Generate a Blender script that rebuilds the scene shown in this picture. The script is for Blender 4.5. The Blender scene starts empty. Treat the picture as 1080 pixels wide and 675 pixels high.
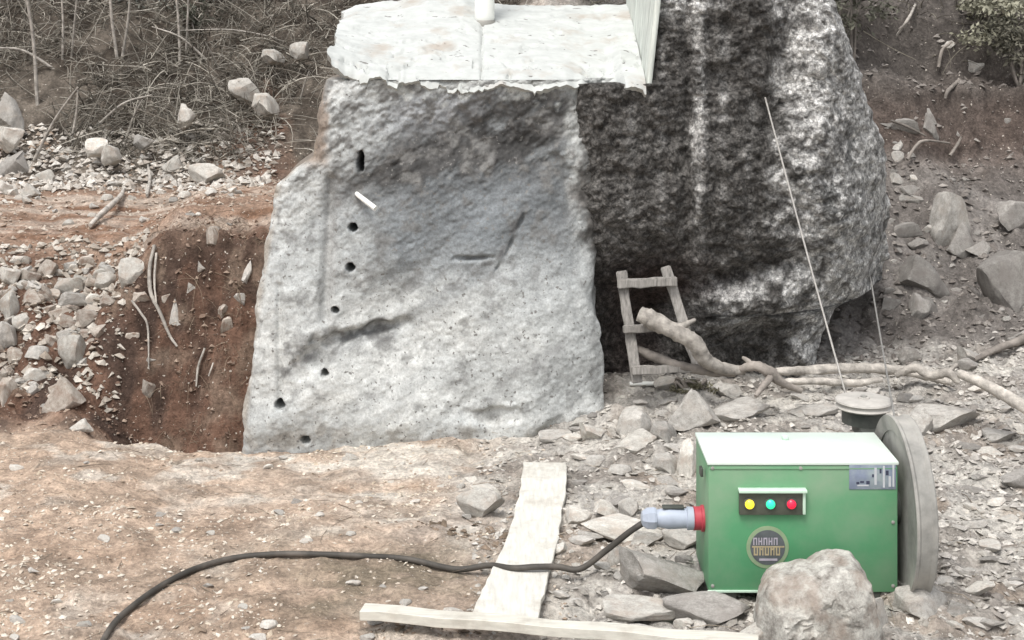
import bpy, bmesh, math, random
import numpy as np
from mathutils import Matrix, Vector

R = math.radians
random.seed(7)
rng = np.random.default_rng(7)
scene = bpy.context.scene
COL = scene.collection

# ------------------------------------------------------------------ camera, sky, sun, exposure
CAM_H = 2.86          # eye height above the working floor
F = 1500.0            # focal length in photograph pixels (1080 wide)
cam_data = bpy.data.cameras.new("camera")
cam = bpy.data.objects.new("camera", cam_data)
COL.objects.link(cam)
cam.location = (0, 0, CAM_H)
cam.rotation_euler = (R(90), 0, 0)
cam_data.sensor_width = 36.0
cam_data.lens = 36.0 * F / 1080.0
cam_data.shift_y = -337.5 / 1080.0
cam_data.clip_end = 500
scene.camera = cam

SUN_EL, SUN_AZ = 62.0, 205.0      # azimuth: degrees clockwise from +Y
world = bpy.data.worlds.new("World")
scene.world = world
world.use_nodes = True
wn, wl = world.node_tree.nodes, world.node_tree.links
wn.clear()
sky = wn.new("ShaderNodeTexSky")
sky.sky_type = 'NISHITA'
sky.sun_disc = False
sky.sun_elevation = R(SUN_EL)
sky.sun_rotation = R(SUN_AZ)
sky.dust_density = 4.0
hsv = wn.new("ShaderNodeHueSaturation")       # overcast: the sky's blue is washed out
hsv.inputs["Saturation"].default_value = 0.30
bg = wn.new("ShaderNodeBackground")
bg.inputs["Strength"].default_value = 0.15
wo = wn.new("ShaderNodeOutputWorld")
wl.new(sky.outputs[0], hsv.inputs["Color"])
wl.new(hsv.outputs[0], bg.inputs["Color"])
wl.new(bg.outputs[0], wo.inputs["Surface"])

sun_d = bpy.data.lights.new("sun", 'SUN')
sun_d.energy = 1.5
sun_d.angle = R(22)
sun_d.color = (1.0, 0.975, 0.94)
sun = bpy.data.objects.new("sun", sun_d)
COL.objects.link(sun)
sd = Vector((math.sin(R(SUN_AZ)) * math.cos(R(SUN_EL)), math.cos(R(SUN_AZ)) * math.cos(R(SUN_EL)), math.sin(R(SUN_EL))))
sun.rotation_euler = sd.to_track_quat('Z', 'Y').to_euler()

vs = scene.view_settings
vs.view_transform = 'Standard'
vs.look = 'None'
vs.gamma = 1.0
vs.use_curve_mapping = False
vs.exposure = 0.52
scene.cycles.use_denoising = True
scene.cycles.max_bounces = 6

# ------------------------------------------------------------------ numeric helpers
def P(x, y, d):
    """photograph pixel and distance -> point in the quarry (metres)"""
    return Vector(((x - 540.0) * d / F, d, CAM_H - y * d / F))

def sstep(a, b, x):
    t = np.clip((np.asarray(x, float) - a) / (b - a), 0, 1)
    return t * t * (3 - 2 * t)

def _hash(i, j, k, seed):
    h = (i.astype(np.uint32) * np.uint32(374761393) + j.astype(np.uint32) * np.uint32(668265263)
         + k.astype(np.uint32) * np.uint32(2147483647) + np.uint32((seed * 144665 + 1013904223) % 4294967296))
    h ^= h >> np.uint32(13)
    h *= np.uint32(1274126177)
    h ^= h >> np.uint32(16)
    h *= np.uint32(2246822519)
    h ^= h >> np.uint32(13)
    return h.astype(np.float64) / 4294967295.0

def vnoise(x, y, z, seed=0):
    with np.errstate(over='ignore'):
        x, y, z = np.broadcast_arrays(np.asarray(x, float), np.asarray(y, float), np.asarray(z, float))
        xi, yi, zi = np.floor(x), np.floor(y), np.floor(z)
        fx, fy, fz = x - xi, y - yi, z - zi
        xi, yi, zi = xi.astype(np.int64), yi.astype(np.int64), zi.astype(np.int64)
        u = fx * fx * fx * (fx * (fx * 6 - 15) + 10)
        v = fy * fy * fy * (fy * (fy * 6 - 15) + 10)
        w = fz * fz * fz * (fz * (fz * 6 - 15) + 10)
        c = lambda a, b, e: _hash(xi + a, yi + b, zi + e, seed)
        x00 = c(0, 0, 0) * (1 - u) + c(1, 0, 0) * u
        x10 = c(0, 1, 0) * (1 - u) + c(1, 1, 0) * u
        x01 = c(0, 0, 1) * (1 - u) + c(1, 0, 1) * u
        x11 = c(0, 1, 1) * (1 - u) + c(1, 1, 1) * u
        return ((x00 * (1 - v) + x10 * v) * (1 - w) + (x01 * (1 - v) + x11 * v) * w) * 2 - 1

def fbm(x, y, z, octs=4, seed=0, gain=0.5):
    s, a, f = 0.0, 1.0, 1.0
    for o in range(octs):
        s = s + a * vnoise(x * f + 17.3 * o, y * f - 9.1 * o, z * f + 4.7 * o, seed + o)
        a *= gain
        f *= 2.03
    return s

def seg_dist(x, y, ax, ay, bx, by):
    t = np.clip(((x - ax) * (bx - ax) + (y - ay) * (by - ay)) / ((bx - ax) ** 2 + (by - ay) ** 2), 0, 1)
    return np.hypot(x - (ax + t * (bx - ax)), y - (ay + t * (by - ay))), t

# ------------------------------------------------------------------ object helpers
def fast_mesh(name, verts, faces, colors=None, smooth=True):
    verts = np.asarray(verts, np.float32).reshape(-1, 3)
    faces = np.asarray(faces, np.int32)
    k = faces.shape[1]
    me = bpy.data.meshes.new(name)
    me.vertices.add(len(verts))
    me.vertices.foreach_set("co", verts.ravel())
    me.loops.add(faces.size)
    me.loops.foreach_set("vertex_index", faces.ravel())
    me.polygons.add(len(faces))
    me.polygons.foreach_set("loop_start", np.arange(0, faces.size, k, dtype=np.int32))
    me.polygons.foreach_set("use_smooth", np.full(len(faces), smooth, dtype=bool))
    me.update(calc_edges=True)
    if colors is not None:
        ca = me.color_attributes.new("Col", 'FLOAT_COLOR', 'POINT')
        rgba = np.ones((len(verts), 4), np.float32)
        rgba[:, :3] = colors
        ca.data.foreach_set("color", rgba.ravel())
    return me

def bm_mesh(name, bm, smooth=False, sharp=None):
    me = bpy.data.meshes.new(name)
    bm.normal_update()
    bm.to_mesh(me)
    bm.free()
    if smooth:
        me.polygons.foreach_set("use_smooth", np.ones(len(me.polygons), dtype=bool))
        if sharp:
            me.set_sharp_from_angle(angle=R(sharp))
    return me

def obj(name, me, mat=None, parent=None):
    o = bpy.data.objects.new(name, me)
    COL.objects.link(o)
    if mat is not None and me is not None and not me.materials:
        me.materials.append(mat)
    if parent is not None:
        o.parent = parent
        if parent.type == 'EMPTY':
            o.matrix_parent_inverse = Matrix.Translation(-parent.location)
    return o

def tag(o, label=None, cat=None, group=None, kind=None):
    if label: o["label"] = label
    if cat: o["category"] = cat
    if group: o["group"] = group
    if kind: o["kind"] = kind
    return o

def thing(name, loc, label, cat, group=None):
    o = bpy.data.objects.new(name, None)
    COL.objects.link(o)
    o.location = loc
    o.empty_display_size = 0.1
    return tag(o, label, cat, group)

def box_bm(x0, x1, y0, y1, z0, z1, bev=0.0, seg=2):
    bm = bmesh.new()
    bmesh.ops.create_cube(bm, size=1.0)
    for v in bm.verts:
        v.co = Vector(((x0 + x1) / 2 + v.co.x * (x1 - x0), (y0 + y1) / 2 + v.co.y * (y1 - y0), (z0 + z1) / 2 + v.co.z * (z1 - z0)))
    if bev:
        bmesh.ops.bevel(bm, geom=bm.edges[:], offset=bev, segments=seg, affect='EDGES', profile=0.5)
    return bm

def box(name, x0, x1, y0, y1, z0, z1, mat, parent=None, bev=0.0):
    return obj(name, bm_mesh(name, box_bm(x0, x1, y0, y1, z0, z1, bev), True, 40), mat, parent)

def lathe_mesh(name, prof, axis='X', centre=(0, 0, 0), n=48, sharp=35):
    """prof: (radius, offset along axis) pairs, open or closed at r=0"""
    bm = bmesh.new()
    rings = []
    for r, a in prof:
        ring = []
        for i in range(n):
            t = 2 * math.pi * i / n
            c, s = r * math.cos(t), r * math.sin(t)
            co = {'X': (a, c, s), 'Y': (s, a, c), 'Z': (c, s, a)}[axis]
            ring.append(bm.verts.new(Vector(co) + Vector(centre)))
        rings.append(ring)
    for a, b in zip(rings, rings[1:]):
        for i in range(n):
            j = (i + 1) % n
            bm.faces.new((a[i], a[j], b[j], b[i]))
    bmesh.ops.remove_doubles(bm, verts=bm.verts[:], dist=1e-5)
    bmesh.ops.recalc_face_normals(bm, faces=bm.faces[:])
    return bm_mesh(name, bm, True, sharp)

def catmull(pts, n):
    pts = [Vector(p) for p in pts]
    pts = [pts[0] * 2 - pts[1]] + pts + [pts[-1] * 2 - pts[-2]]
    out = []
    for i in range(1, len(pts) - 2):
        p0, p1, p2, p3 = pts[i - 1:i + 3]
        for k in range(n):
            t = k / n
            out.append(0.5 * ((2 * p1) + (p2 - p0) * t + (2 * p0 - 5 * p1 + 4 * p2 - p3) * t * t + (3 * p1 - p0 - 3 * p2 + p3) * t ** 3))
    out.append(pts[-2])
    return out

def tube_bm(path, radii, sides=8, rough=0.0, seed=0, bm=None, squash=1.0):
    """closed tapered tube along a list of points"""
    bm = bm or bmesh.new()
    n = len(path)
    rr = np.interp(np.linspace(0, 1, n), np.linspace(0, 1, len(radii)), radii)
    rnd = random.Random(seed)
    rings, up = [], Vector((0.13, 0.21, 1)).normalized()
    for i, p in enumerate(path):
        t = (path[min(i + 1, n - 1)] - path[max(i - 1, 0)]).normalized()
        a = t.cross(up)
        a = a.normalized() if a.length > 1e-4 else Vector((1, 0, 0))
        b = a.cross(t).normalized()
        ring = []
        for k in range(sides):
            th = 2 * math.pi * k / sides
            q = rr[i] * (1 + rough * rnd.uniform(-1, 1))
            ring.append(bm.verts.new(p + a * math.cos(th) * q + b * math.sin(th) * q * squash))
        rings.append(ring)
    for a, b in zip(rings, rings[1:]):
        for k in range(sides):
            j = (k + 1) % sides
            bm.faces.new((a[k], a[j], b[j], b[k]))
    bm.faces.new(rings[0][::-1])
    bm.faces.new(rings[-1])
    bmesh.ops.recalc_face_normals(bm, faces=bm.faces[:])
    return bm

# ------------------------------------------------------------------ materials
def new_mat(name):
    m = bpy.data.materials.new(name)
    m.use_nodes = True
    nt = m.node_tree
    b = nt.nodes["Principled BSDF"]
    return m, nt, b

def N(nt, t, **kw):
    n = nt.nodes.new(t)
    for k, v in kw.items():
        if k in n.inputs: n.inputs[k].default_value = v
        else: setattr(n, k, v)
    return n

def noise_node(nt, scale, detail=6.0, rough=0.6, coord="Object", vec=None):
    n = N(nt, "ShaderNodeTexNoise", Scale=scale, Detail=detail, Roughness=rough)
    if vec is None:
        tc = N(nt, "ShaderNodeTexCoord")
        vec = tc.outputs[coord]
    nt.links.new(vec, n.inputs["Vector"])
    return n

def ramp(nt, src, stops):
    r = N(nt, "ShaderNodeValToRGB")
    el = r.color_ramp.elements
    while len(el) < len(stops): el.new(0.5)
    for e, (p, c) in zip(el, stops):
        e.position = p
        e.color = (c[0], c[1], c[2], 1) if hasattr(c, '__len__') else (c, c, c, 1)
    nt.links.new(src, r.inputs[0])
    return r

def mix(nt, a, b, fac, mode='MULTIPLY'):
    m = N(nt, "ShaderNodeMix", data_type='RGBA', blend_type=mode)
    for s, i in ((fac, 0), (a, 6), (b, 7)):
        if hasattr(s, 'is_linked'): nt.links.new(s, m.inputs[i])
        else: m.inputs[i].default_value = s
    return m.outputs[2]

def bump(nt, b, height, strength=0.5, dist=0.02, prev=None):
    n = N(nt, "ShaderNodeBump", Strength=strength, Distance=dist)
    nt.links.new(height, n.inputs["Height"])
    if prev is not None: nt.links.new(prev, n.inputs["Normal"])
    nt.links.new(n.outputs[0], b.inputs["Normal"])
    return n.outputs[0]

def attr_mat(name, rough=0.9, s1=9.0, s2=55.0, lo=0.72, hi=1.22, bstr=0.6, bdist=0.02, spec=0.25, speck=None, pits=None, w1=0.2, w2=0.2, f2=(0.75, 1.2)):
    m, nt, b = new_mat(name)
    at = N(nt, "ShaderNodeAttribute", attribute_name="Col")
    n1 = noise_node(nt, s1, 8, 0.65)
    n2 = noise_node(nt, s2, 5, 0.7)
    r1 = ramp(nt, n1.outputs[0], [(0.5 - w1, lo), (0.5 + w1, hi)])
    r2 = ramp(nt, n2.outputs[0], [(0.5 - w2, f2[0]), (0.5 + w2, f2[1])])
    c = mix(nt, at.outputs["Color"], r1.outputs[0], 1.0)
    c = mix(nt, c, r2.outputs[0], 0.8)
    if speck:
        n3 = noise_node(nt, speck[0], 2, 0.5)
        r3 = ramp(nt, n3.outputs[0], [(speck[1], 0.0), (speck[1] + 0.05, 1.0)])
        c = mix(nt, c, (*speck[2], 1), r3.outputs[0], 'MIX')
    p = None
    if pits:       # flaky crust: warped cells with recessed dark seams
        tc = N(nt, "ShaderNodeTexCoord")
        wn_ = noise_node(nt, pits[0] * 0.4, 4, 0.6)
        wv = mix(nt, tc.outputs["Object"], wn_.outputs["Color"], pits[3], 'ADD')
        vo = N(nt, "ShaderNodeTexVoronoi", Scale=pits[0], feature='DISTANCE_TO_EDGE')
        nt.links.new(wv, vo.inputs["Vector"])
        rv = ramp(nt, vo.outputs["Distance"], [(0.0, pits[1]), (pits[4], 1.0), (0.6, pits[2])])
        c = mix(nt, c, rv.outputs[0], 1.0)
        p = bump(nt, b, rv.outputs[0], 0.6, bdist)
    nt.links.new(c, b.inputs["Base Color"])
    b.inputs["Roughness"].default_value = rough
    b.inputs["Specular IOR Level"].default_value = spec
    p = bump(nt, b, n1.outputs[0], bstr, bdist, p)
    bump(nt, b, n2.outputs[0], bstr, bdist * 0.35, p)
    return m

def plain_mat(name, col, rough=0.6, spec=0.4, metal=0.0, var=0.25, scale=12.0, bstr=0.15, bdist=0.004, dust=None, stretch=None, rand=0.0, speck=None):
    m, nt, b = new_mat(name)
    tc = N(nt, "ShaderNodeTexCoord")
    vec = tc.outputs["Object"]
    if stretch:
        mp = N(nt, "ShaderNodeMapping")
        mp.inputs["Scale"].default_value = stretch
        nt.links.new(vec, mp.inputs["Vector"])
        vec = mp.outputs[0]
    n1 = noise_node(nt, scale, 7, 0.65, vec=vec)
    r1 = ramp(nt, n1.outputs[0], [(0.3, 1 - var), (0.7, 1 + var)])
    c = mix(nt, (*col, 1), r1.outputs[0], 1.0)
    if dust:
        n2 = noise_node(nt, dust[1], 6, 0.6)
        r2 = ramp(nt, n2.outputs[0], [(dust[2], 0.0), (dust[3], dust[4])])
        c = mix(nt, c, (*dust[0], 1), r2.outputs[0], 'MIX')
    if speck:
        n3 = noise_node(nt, speck[0], 3, 0.55, vec=vec)
        c = mix(nt, c, (*speck[2], 1), ramp(nt, n3.outputs[0], [(speck[1], 0.0), (speck[1] + 0.03, 0.85)]).outputs[0], 'MIX')
    if rand:
        oi = N(nt, "ShaderNodeObjectInfo")
        r3 = ramp(nt, oi.outputs["Random"], [(0.0, 1 - rand), (1.0, 1 + rand)])
        c = mix(nt, c, r3.outputs[0], 1.0)
    nt.links.new(c, b.inputs["Base Color"])
    b.inputs["Roughness"].default_value = rough
    b.inputs["Specular IOR Level"].default_value = spec
    b.inputs["Metallic"].default_value = metal
    if bstr: bump(nt, b, n1.outputs[0], bstr, bdist)
    return m

def rock_mat(name, dark, light, soil, soil_amt=0.5, rand=0.25, scale=7.0, bd=0.007):
    m, nt, b = new_mat(name)
    n1 = noise_node(nt, scale, 8, 0.68)
    n2 = noise_node(nt, scale * 6, 5, 0.7)
    n3 = noise_node(nt, scale * 0.45, 4, 0.6)
    c = ramp(nt, n1.outputs[0], [(0.3, dark), (0.62, light)]).outputs[0]
    c = mix(nt, c, ramp(nt, n2.outputs[0], [(0.3, 0.7), (0.7, 1.2)]).outputs[0], 0.8)
    c = mix(nt, c, (*soil, 1), ramp(nt, n3.outputs[0], [(0.48, 0.0), (0.68, soil_amt)]).outputs[0], 'MIX')
    oi = N(nt, "ShaderNodeObjectInfo")
    c = mix(nt, c, ramp(nt, oi.outputs["Random"], [(0.0, 1 - rand), (1.0, 1 + rand * 0.7)]).outputs[0], 1.0)
    nt.links.new(c, b.inputs["Base Color"])
    b.inputs["Roughness"].default_value = 0.9
    b.inputs["Specular IOR Level"].default_value = 0.2
    p = bump(nt, b, n1.outputs[0], 0.5, bd)
    bump(nt, b, n2.outputs[0], 0.4, bd * 0.3, p)
    return m

M_GROUND = attr_mat("soil", 0.95, 9.0, 42.0, 0.70, 1.25, 1.0, 0.03, 0.15, w1=0.13, w2=0.10, f2=(0.70, 1.25), speck=(38.0, 0.69, (0.58, 0.53, 0.46)))
M_GRAN = attr_mat("pale granite", 0.85, 12.0, 75.0, 0.82, 1.12, 0.8, 0.010, 0.2, speck=(36.0, 0.65, (0.19, 0.185, 0.175)), w1=0.13, w2=0.10, f2=(0.80, 1.14))
M_DARKROCK = attr_mat("weathered granite", 0.9, 21.0, 58.0, 0.62, 1.36, 1.0, 0.028, 0.2, pits=(30.0, 0.60, 1.12, 0.10, 0.12), w1=0.10, w2=0.09, f2=(0.68, 1.30))
M_TWIG = attr_mat("dry twigs", 0.9, 6.0, 40.0, 0.8, 1.2, 0.2, 0.004, 0.15)
M_CHIP = attr_mat("stone chips", 0.92, 15.0, 60.0, 0.75, 1.2, 0.5, 0.01, 0.15)
M_SAWN = plain_mat("sawn white granite", (0.47, 0.485, 0.465), 0.8, 0.2, 0, 0.13, 7.0, 0.25, 0.008,
                   dust=((0.36, 0.31, 0.26), 3.1, 0.54, 0.70, 0.75), stretch=(0.8, 1.3, 1.3), speck=(15.0, 0.665, (0.13, 0.12, 0.11)))
M_SAWNSIDE = plain_mat("sawn pale side", (0.58, 0.61, 0.56), 0.75, 0.3, 0, 0.35, 9.0, 0.3, 0.012, stretch=(4.0, 4.0, 0.35))
M_ROCK = rock_mat("grey rubble stone", (0.26, 0.245, 0.22), (0.50, 0.48, 0.445), (0.33, 0.29, 0.25), 0.6)
M_PALE = rock_mat("pale rubble stone", (0.34, 0.315, 0.28), (0.60, 0.58, 0.53), (0.36, 0.285, 0.23), 0.6, 0.25)
M_DUSTY = rock_mat("dull slope stone", (0.19, 0.175, 0.16), (0.34, 0.325, 0.30), (0.215, 0.195, 0.178), 0.85)
M_SOILY = rock_mat("soil-coated stone", (0.24, 0.20, 0.165), (0.46, 0.42, 0.37), (0.20, 0.135, 0.10), 0.85)
M_BOULDER = rock_mat("granite boulder", (0.15, 0.132, 0.115), (0.56, 0.545, 0.495), (0.27, 0.215, 0.175), 0.75, 0.0, 14.0, 0.025)
M_WOOD_OLD = plain_mat("weathered grey timber", (0.27, 0.255, 0.235), 0.85, 0.2, 0, 0.45, 9.0, 0.5, 0.01, stretch=(6, 6, 0.8), rand=0.15)
M_BRANCH = plain_mat("barkless branch wood", (0.40, 0.37, 0.33), 0.85, 0.2, 0, 0.5, 14.0, 0.8, 0.02, rand=0.2)
M_BRANCH_D = plain_mat("dark dusty branch", (0.24, 0.215, 0.19), 0.9, 0.2, 0, 0.45, 10.0, 0.6, 0.012, rand=0.25)
M_PLANK = plain_mat("fresh sawn plank", (0.60, 0.585, 0.53), 0.75, 0.2, 0, 0.16, 9.0, 0.3, 0.006,
                    dust=((0.33, 0.29, 0.24), 7.0, 0.52, 0.75, 0.7), stretch=(6, 0.7, 6))
M_PLANK2 = plain_mat("fresh sawn batten", (0.57, 0.55, 0.485), 0.75, 0.2, 0, 0.16, 9.0, 0.3, 0.006,
                     dust=((0.33, 0.29, 0.24), 7.0, 0.52, 0.75, 0.65), stretch=(0.7, 6, 6))
M_CABLE = plain_mat("black rubber cable", (0.055, 0.05, 0.043), 0.65, 0.35, 0, 0.3, 9.0, 0.1, 0.002, dust=((0.22, 0.19, 0.16), 5.0, 0.45, 0.75, 0.6))
M_GREEN = plain_mat("green machine paint", (0.090, 0.292, 0.140), 0.5, 0.4, 0, 0.07, 4.0, 0.08, 0.002,
                    dust=((0.25, 0.33, 0.23), 2.6, 0.40, 0.78, 0.8))
M_LID = plain_mat("dusty lid with painted sky sheen", (0.66, 0.76, 0.69), 0.4, 0.5, 0, 0.07, 5.0, 0.1, 0.002, dust=((0.72, 0.76, 0.70), 3.0, 0.4, 0.7, 0.7))  # sky reflection painted into the pale base colour; light dust mixed on top
M_EDGE = plain_mat("pale green paint edge", (0.55, 0.72, 0.58), 0.5, 0.4, 0, 0.1, 8.0, 0)
M_PANEL = plain_mat("dark olive panel", (0.085, 0.09, 0.07), 0.5, 0.4, 0, 0.2, 20.0, 0)
M_STEEL = plain_mat("dusty grey steel", (0.27, 0.265, 0.245), 0.75, 0.3, 0.1, 0.35, 6.0, 0.3, 0.005, dust=((0.46, 0.44, 0.40), 4.0, 0.42, 0.70, 0.8))
M_STEEL_D = plain_mat("dark oily steel", (0.085, 0.09, 0.08), 0.6, 0.4, 0.3, 0.3, 9.0, 0.2, 0.004, dust=((0.32, 0.30, 0.27), 6.0, 0.5, 0.8, 0.5))
M_PULLEY = plain_mat("dust-caked pulley", (0.44, 0.42, 0.385), 0.8, 0.3, 0, 0.2, 12.0, 0.3, 0.004)
M_PLUG = plain_mat("blue-grey plug plastic", (0.36, 0.40, 0.47), 0.5, 0.4, 0, 0.12, 10.0, 0.05, 0.002, dust=((0.6, 0.58, 0.55), 7.0, 0.5, 0.8, 0.5))
M_RED = plain_mat("red socket plastic", (0.42, 0.055, 0.075), 0.5, 0.4, 0, 0.15, 10.0, 0)
M_WIRE = plain_mat("bright saw wire", (0.34, 0.325, 0.30), 0.6, 0.4, 0.1, 0.2, 40.0, 0)
M_WIRE_D = plain_mat("grey saw wire", (0.24, 0.235, 0.22), 0.6, 0.4, 0.1, 0.2, 40.0, 0)
M_WHITE = plain_mat("white plastic pipe", (0.80, 0.81, 0.77), 0.45, 0.4, 0, 0.04, 6.0, 0)
M_PLATE = plain_mat("blue-grey name plate", (0.20, 0.235, 0.31), 0.45, 0.4, 0, 0.2, 14.0, 0, dust=((0.36, 0.42, 0.40), 12.0, 0.45, 0.7, 0.7))
M_MARK_L = plain_mat("pale print", (0.52, 0.54, 0.56), 0.6, 0.3, 0, 0.1, 20.0, 0)
M_MARK_D = plain_mat("dark blue print", (0.05, 0.055, 0.09), 0.6, 0.3, 0, 0.1, 20.0, 0)
M_EM_RING = plain_mat("pale olive emblem rim", (0.25, 0.33, 0.20), 0.55, 0.3, 0, 0.12, 20.0, 0)
M_EM_DARK = plain_mat("slate emblem ground", (0.10, 0.11, 0.115), 0.55, 0.3, 0, 0.25, 20.0, 0)
M_EM_TAN = plain_mat("tan emblem print", (0.38, 0.32, 0.20), 0.55, 0.3, 0, 0.15, 30.0, 0)
M_EM_LILAC = plain_mat("lilac emblem print", (0.40, 0.37, 0.42), 0.55, 0.3, 0, 0.15, 30.0, 0)
M_LEAF = attr_mat("olive leaves", 0.7, 6.0, 40.0, 0.8, 1.2, 0.1, 0.002, 0.3)

def glow_mat(name, col, strength):
    m, nt, b = new_mat(name)
    b.inputs["Base Color"].default_value = (*col, 1)
    b.inputs["Roughness"].default_value = 0.3
    b.inputs["Emission Color"].default_value = (*col, 1)
    b.inputs["Emission Strength"].default_value = strength
    n = noise_node(nt, 60, 2, 0.5)
    bump(nt, b, n.outputs[0], 0.05, 0.001)
    return m

M_LAMP_Y = glow_mat("yellow lamp", (0.95, 0.75, 0.04), 0.75)
M_LAMP_G = glow_mat("green lamp", (0.03, 0.75, 0.36), 0.65)
M_LAMP_R = glow_mat("red lamp", (0.75, 0.015, 0.05), 0.6)

# ------------------------------------------------------------------ the ground: working floor, cut bank, terrace and slopes as one sheet
def hgt(X, Y, detail=True):
    X = np.asarray(X, float); Y = np.asarray(Y, float)
    wob = 0.16 * fbm(X * 0.9, Y * 0.25, 3.1, 3, 11)
    Yl = Y + wob
    cut = np.interp(Yl, [9.25, 9.55, 9.95, 10.2, 10.42, 10.8, 13.0, 13.5, 14.2, 15.0, 16.2, 20, 40, 120],
                        [0, -.34, -.28, .50, 1.12, 1.25, 1.22, 1.42, 2.0, 2.75, 3.9, 6.6, 10, 10])
    heap = np.interp(Yl, [9.55, 9.95, 10.5, 10.85, 13.0, 13.5, 14.2, 15.0, 16.2, 20, 40, 120],
                         [0, .22, .72, .95, 1.20, 1.42, 2.0, 2.75, 3.9, 6.6, 10, 10])
    s = sstep(-3.05, -2.45, X)
    left = cut * s + heap * (1 - s)
    Yr = Y + 0.3 * fbm(X * 0.8, Y * 0.4, 8.0, 3, 21)
    right = np.interp(Yr, [8.2, 9.3, 10.3, 11.2, 11.9, 12.5, 12.62, 13.0, 13.12, 14.2, 18, 40, 120],
                          [0, .16, .26, .58, 1.15, 1.5, 2.15, 2.2, 2.75, 3.5, 6.0, 10, 10])
    floor = 0 * Y
    mound = right * sstep(0.15, 0.9, X)
    w = sstep(-1.3, 0.5, X)
    far = left * (1 - w) + right * w
    k = sstep(9.15, 9.3, Y)
    z = np.where(X < -1.3, left, mound * (1 - k) + np.where(X > 0.5, right, far) * k)
    if detail:
        bank = np.exp(-((Y - 10.2) / 0.6) ** 2) * sstep(-1.2, -1.8, X)
        slope = sstep(13.0, 13.6, Y) + sstep(10.4, 11.2, Y) * sstep(1.2, 2.0, X)
        slope = np.clip(slope, 0, 1)
        rubble = sstep(0.0, 1.0, X + 0.5) * sstep(12, 10.5, Y)
        z = z + 0.045 * fbm(X * 0.7, Y * 0.7, 0.0, 3, 1) + (0.022 + 0.085 * bank + 0.05 * slope + 0.022 * rubble) * fbm(X * 4.2, Y * 4.2, 0.5, 3, 5)
        z = z + (0.011 + 0.022 * bank + 0.014 * slope + 0.014 * rubble) * fbm(X * 13, Y * 13, 0.5, 3, 9)
        z = z + 0.09 * slope * fbm(X * 1.6, Y * 1.6, 2.0, 2, 33)
    return z

def axis(lo, hi, step, far_lo, far_hi, n):
    core = np.arange(lo, hi + step / 2, step)
    g = np.linspace(0, 1, n + 1)[1:] ** 2.6
    return np.concatenate([(lo - (lo - far_lo) * g)[::-1], core, hi + (far_hi - hi) * g])

gx = axis(-5.6, 5.2, 0.020, -110, 110, 26)
gy = axis(5.7, 15.6, 0.020, -60, 130, 26)
GX, GY = np.meshgrid(gx, gy)
GZ = hgt(GX.ravel(), GY.ravel()).reshape(GX.shape)

def grid_faces(nu, nv):
    i = np.arange(nu * nv).reshape(nv, nu)
    return np.stack([i[:-1, :-1].ravel(), i[:-1, 1:].ravel(), i[1:, 1:].ravel(), i[1:, :-1].ravel()], 1)

def lerp3(a, b, t):
    return np.asarray(a) * (1 - t[..., None]) + np.asarray(b) * t[..., None]

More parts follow.
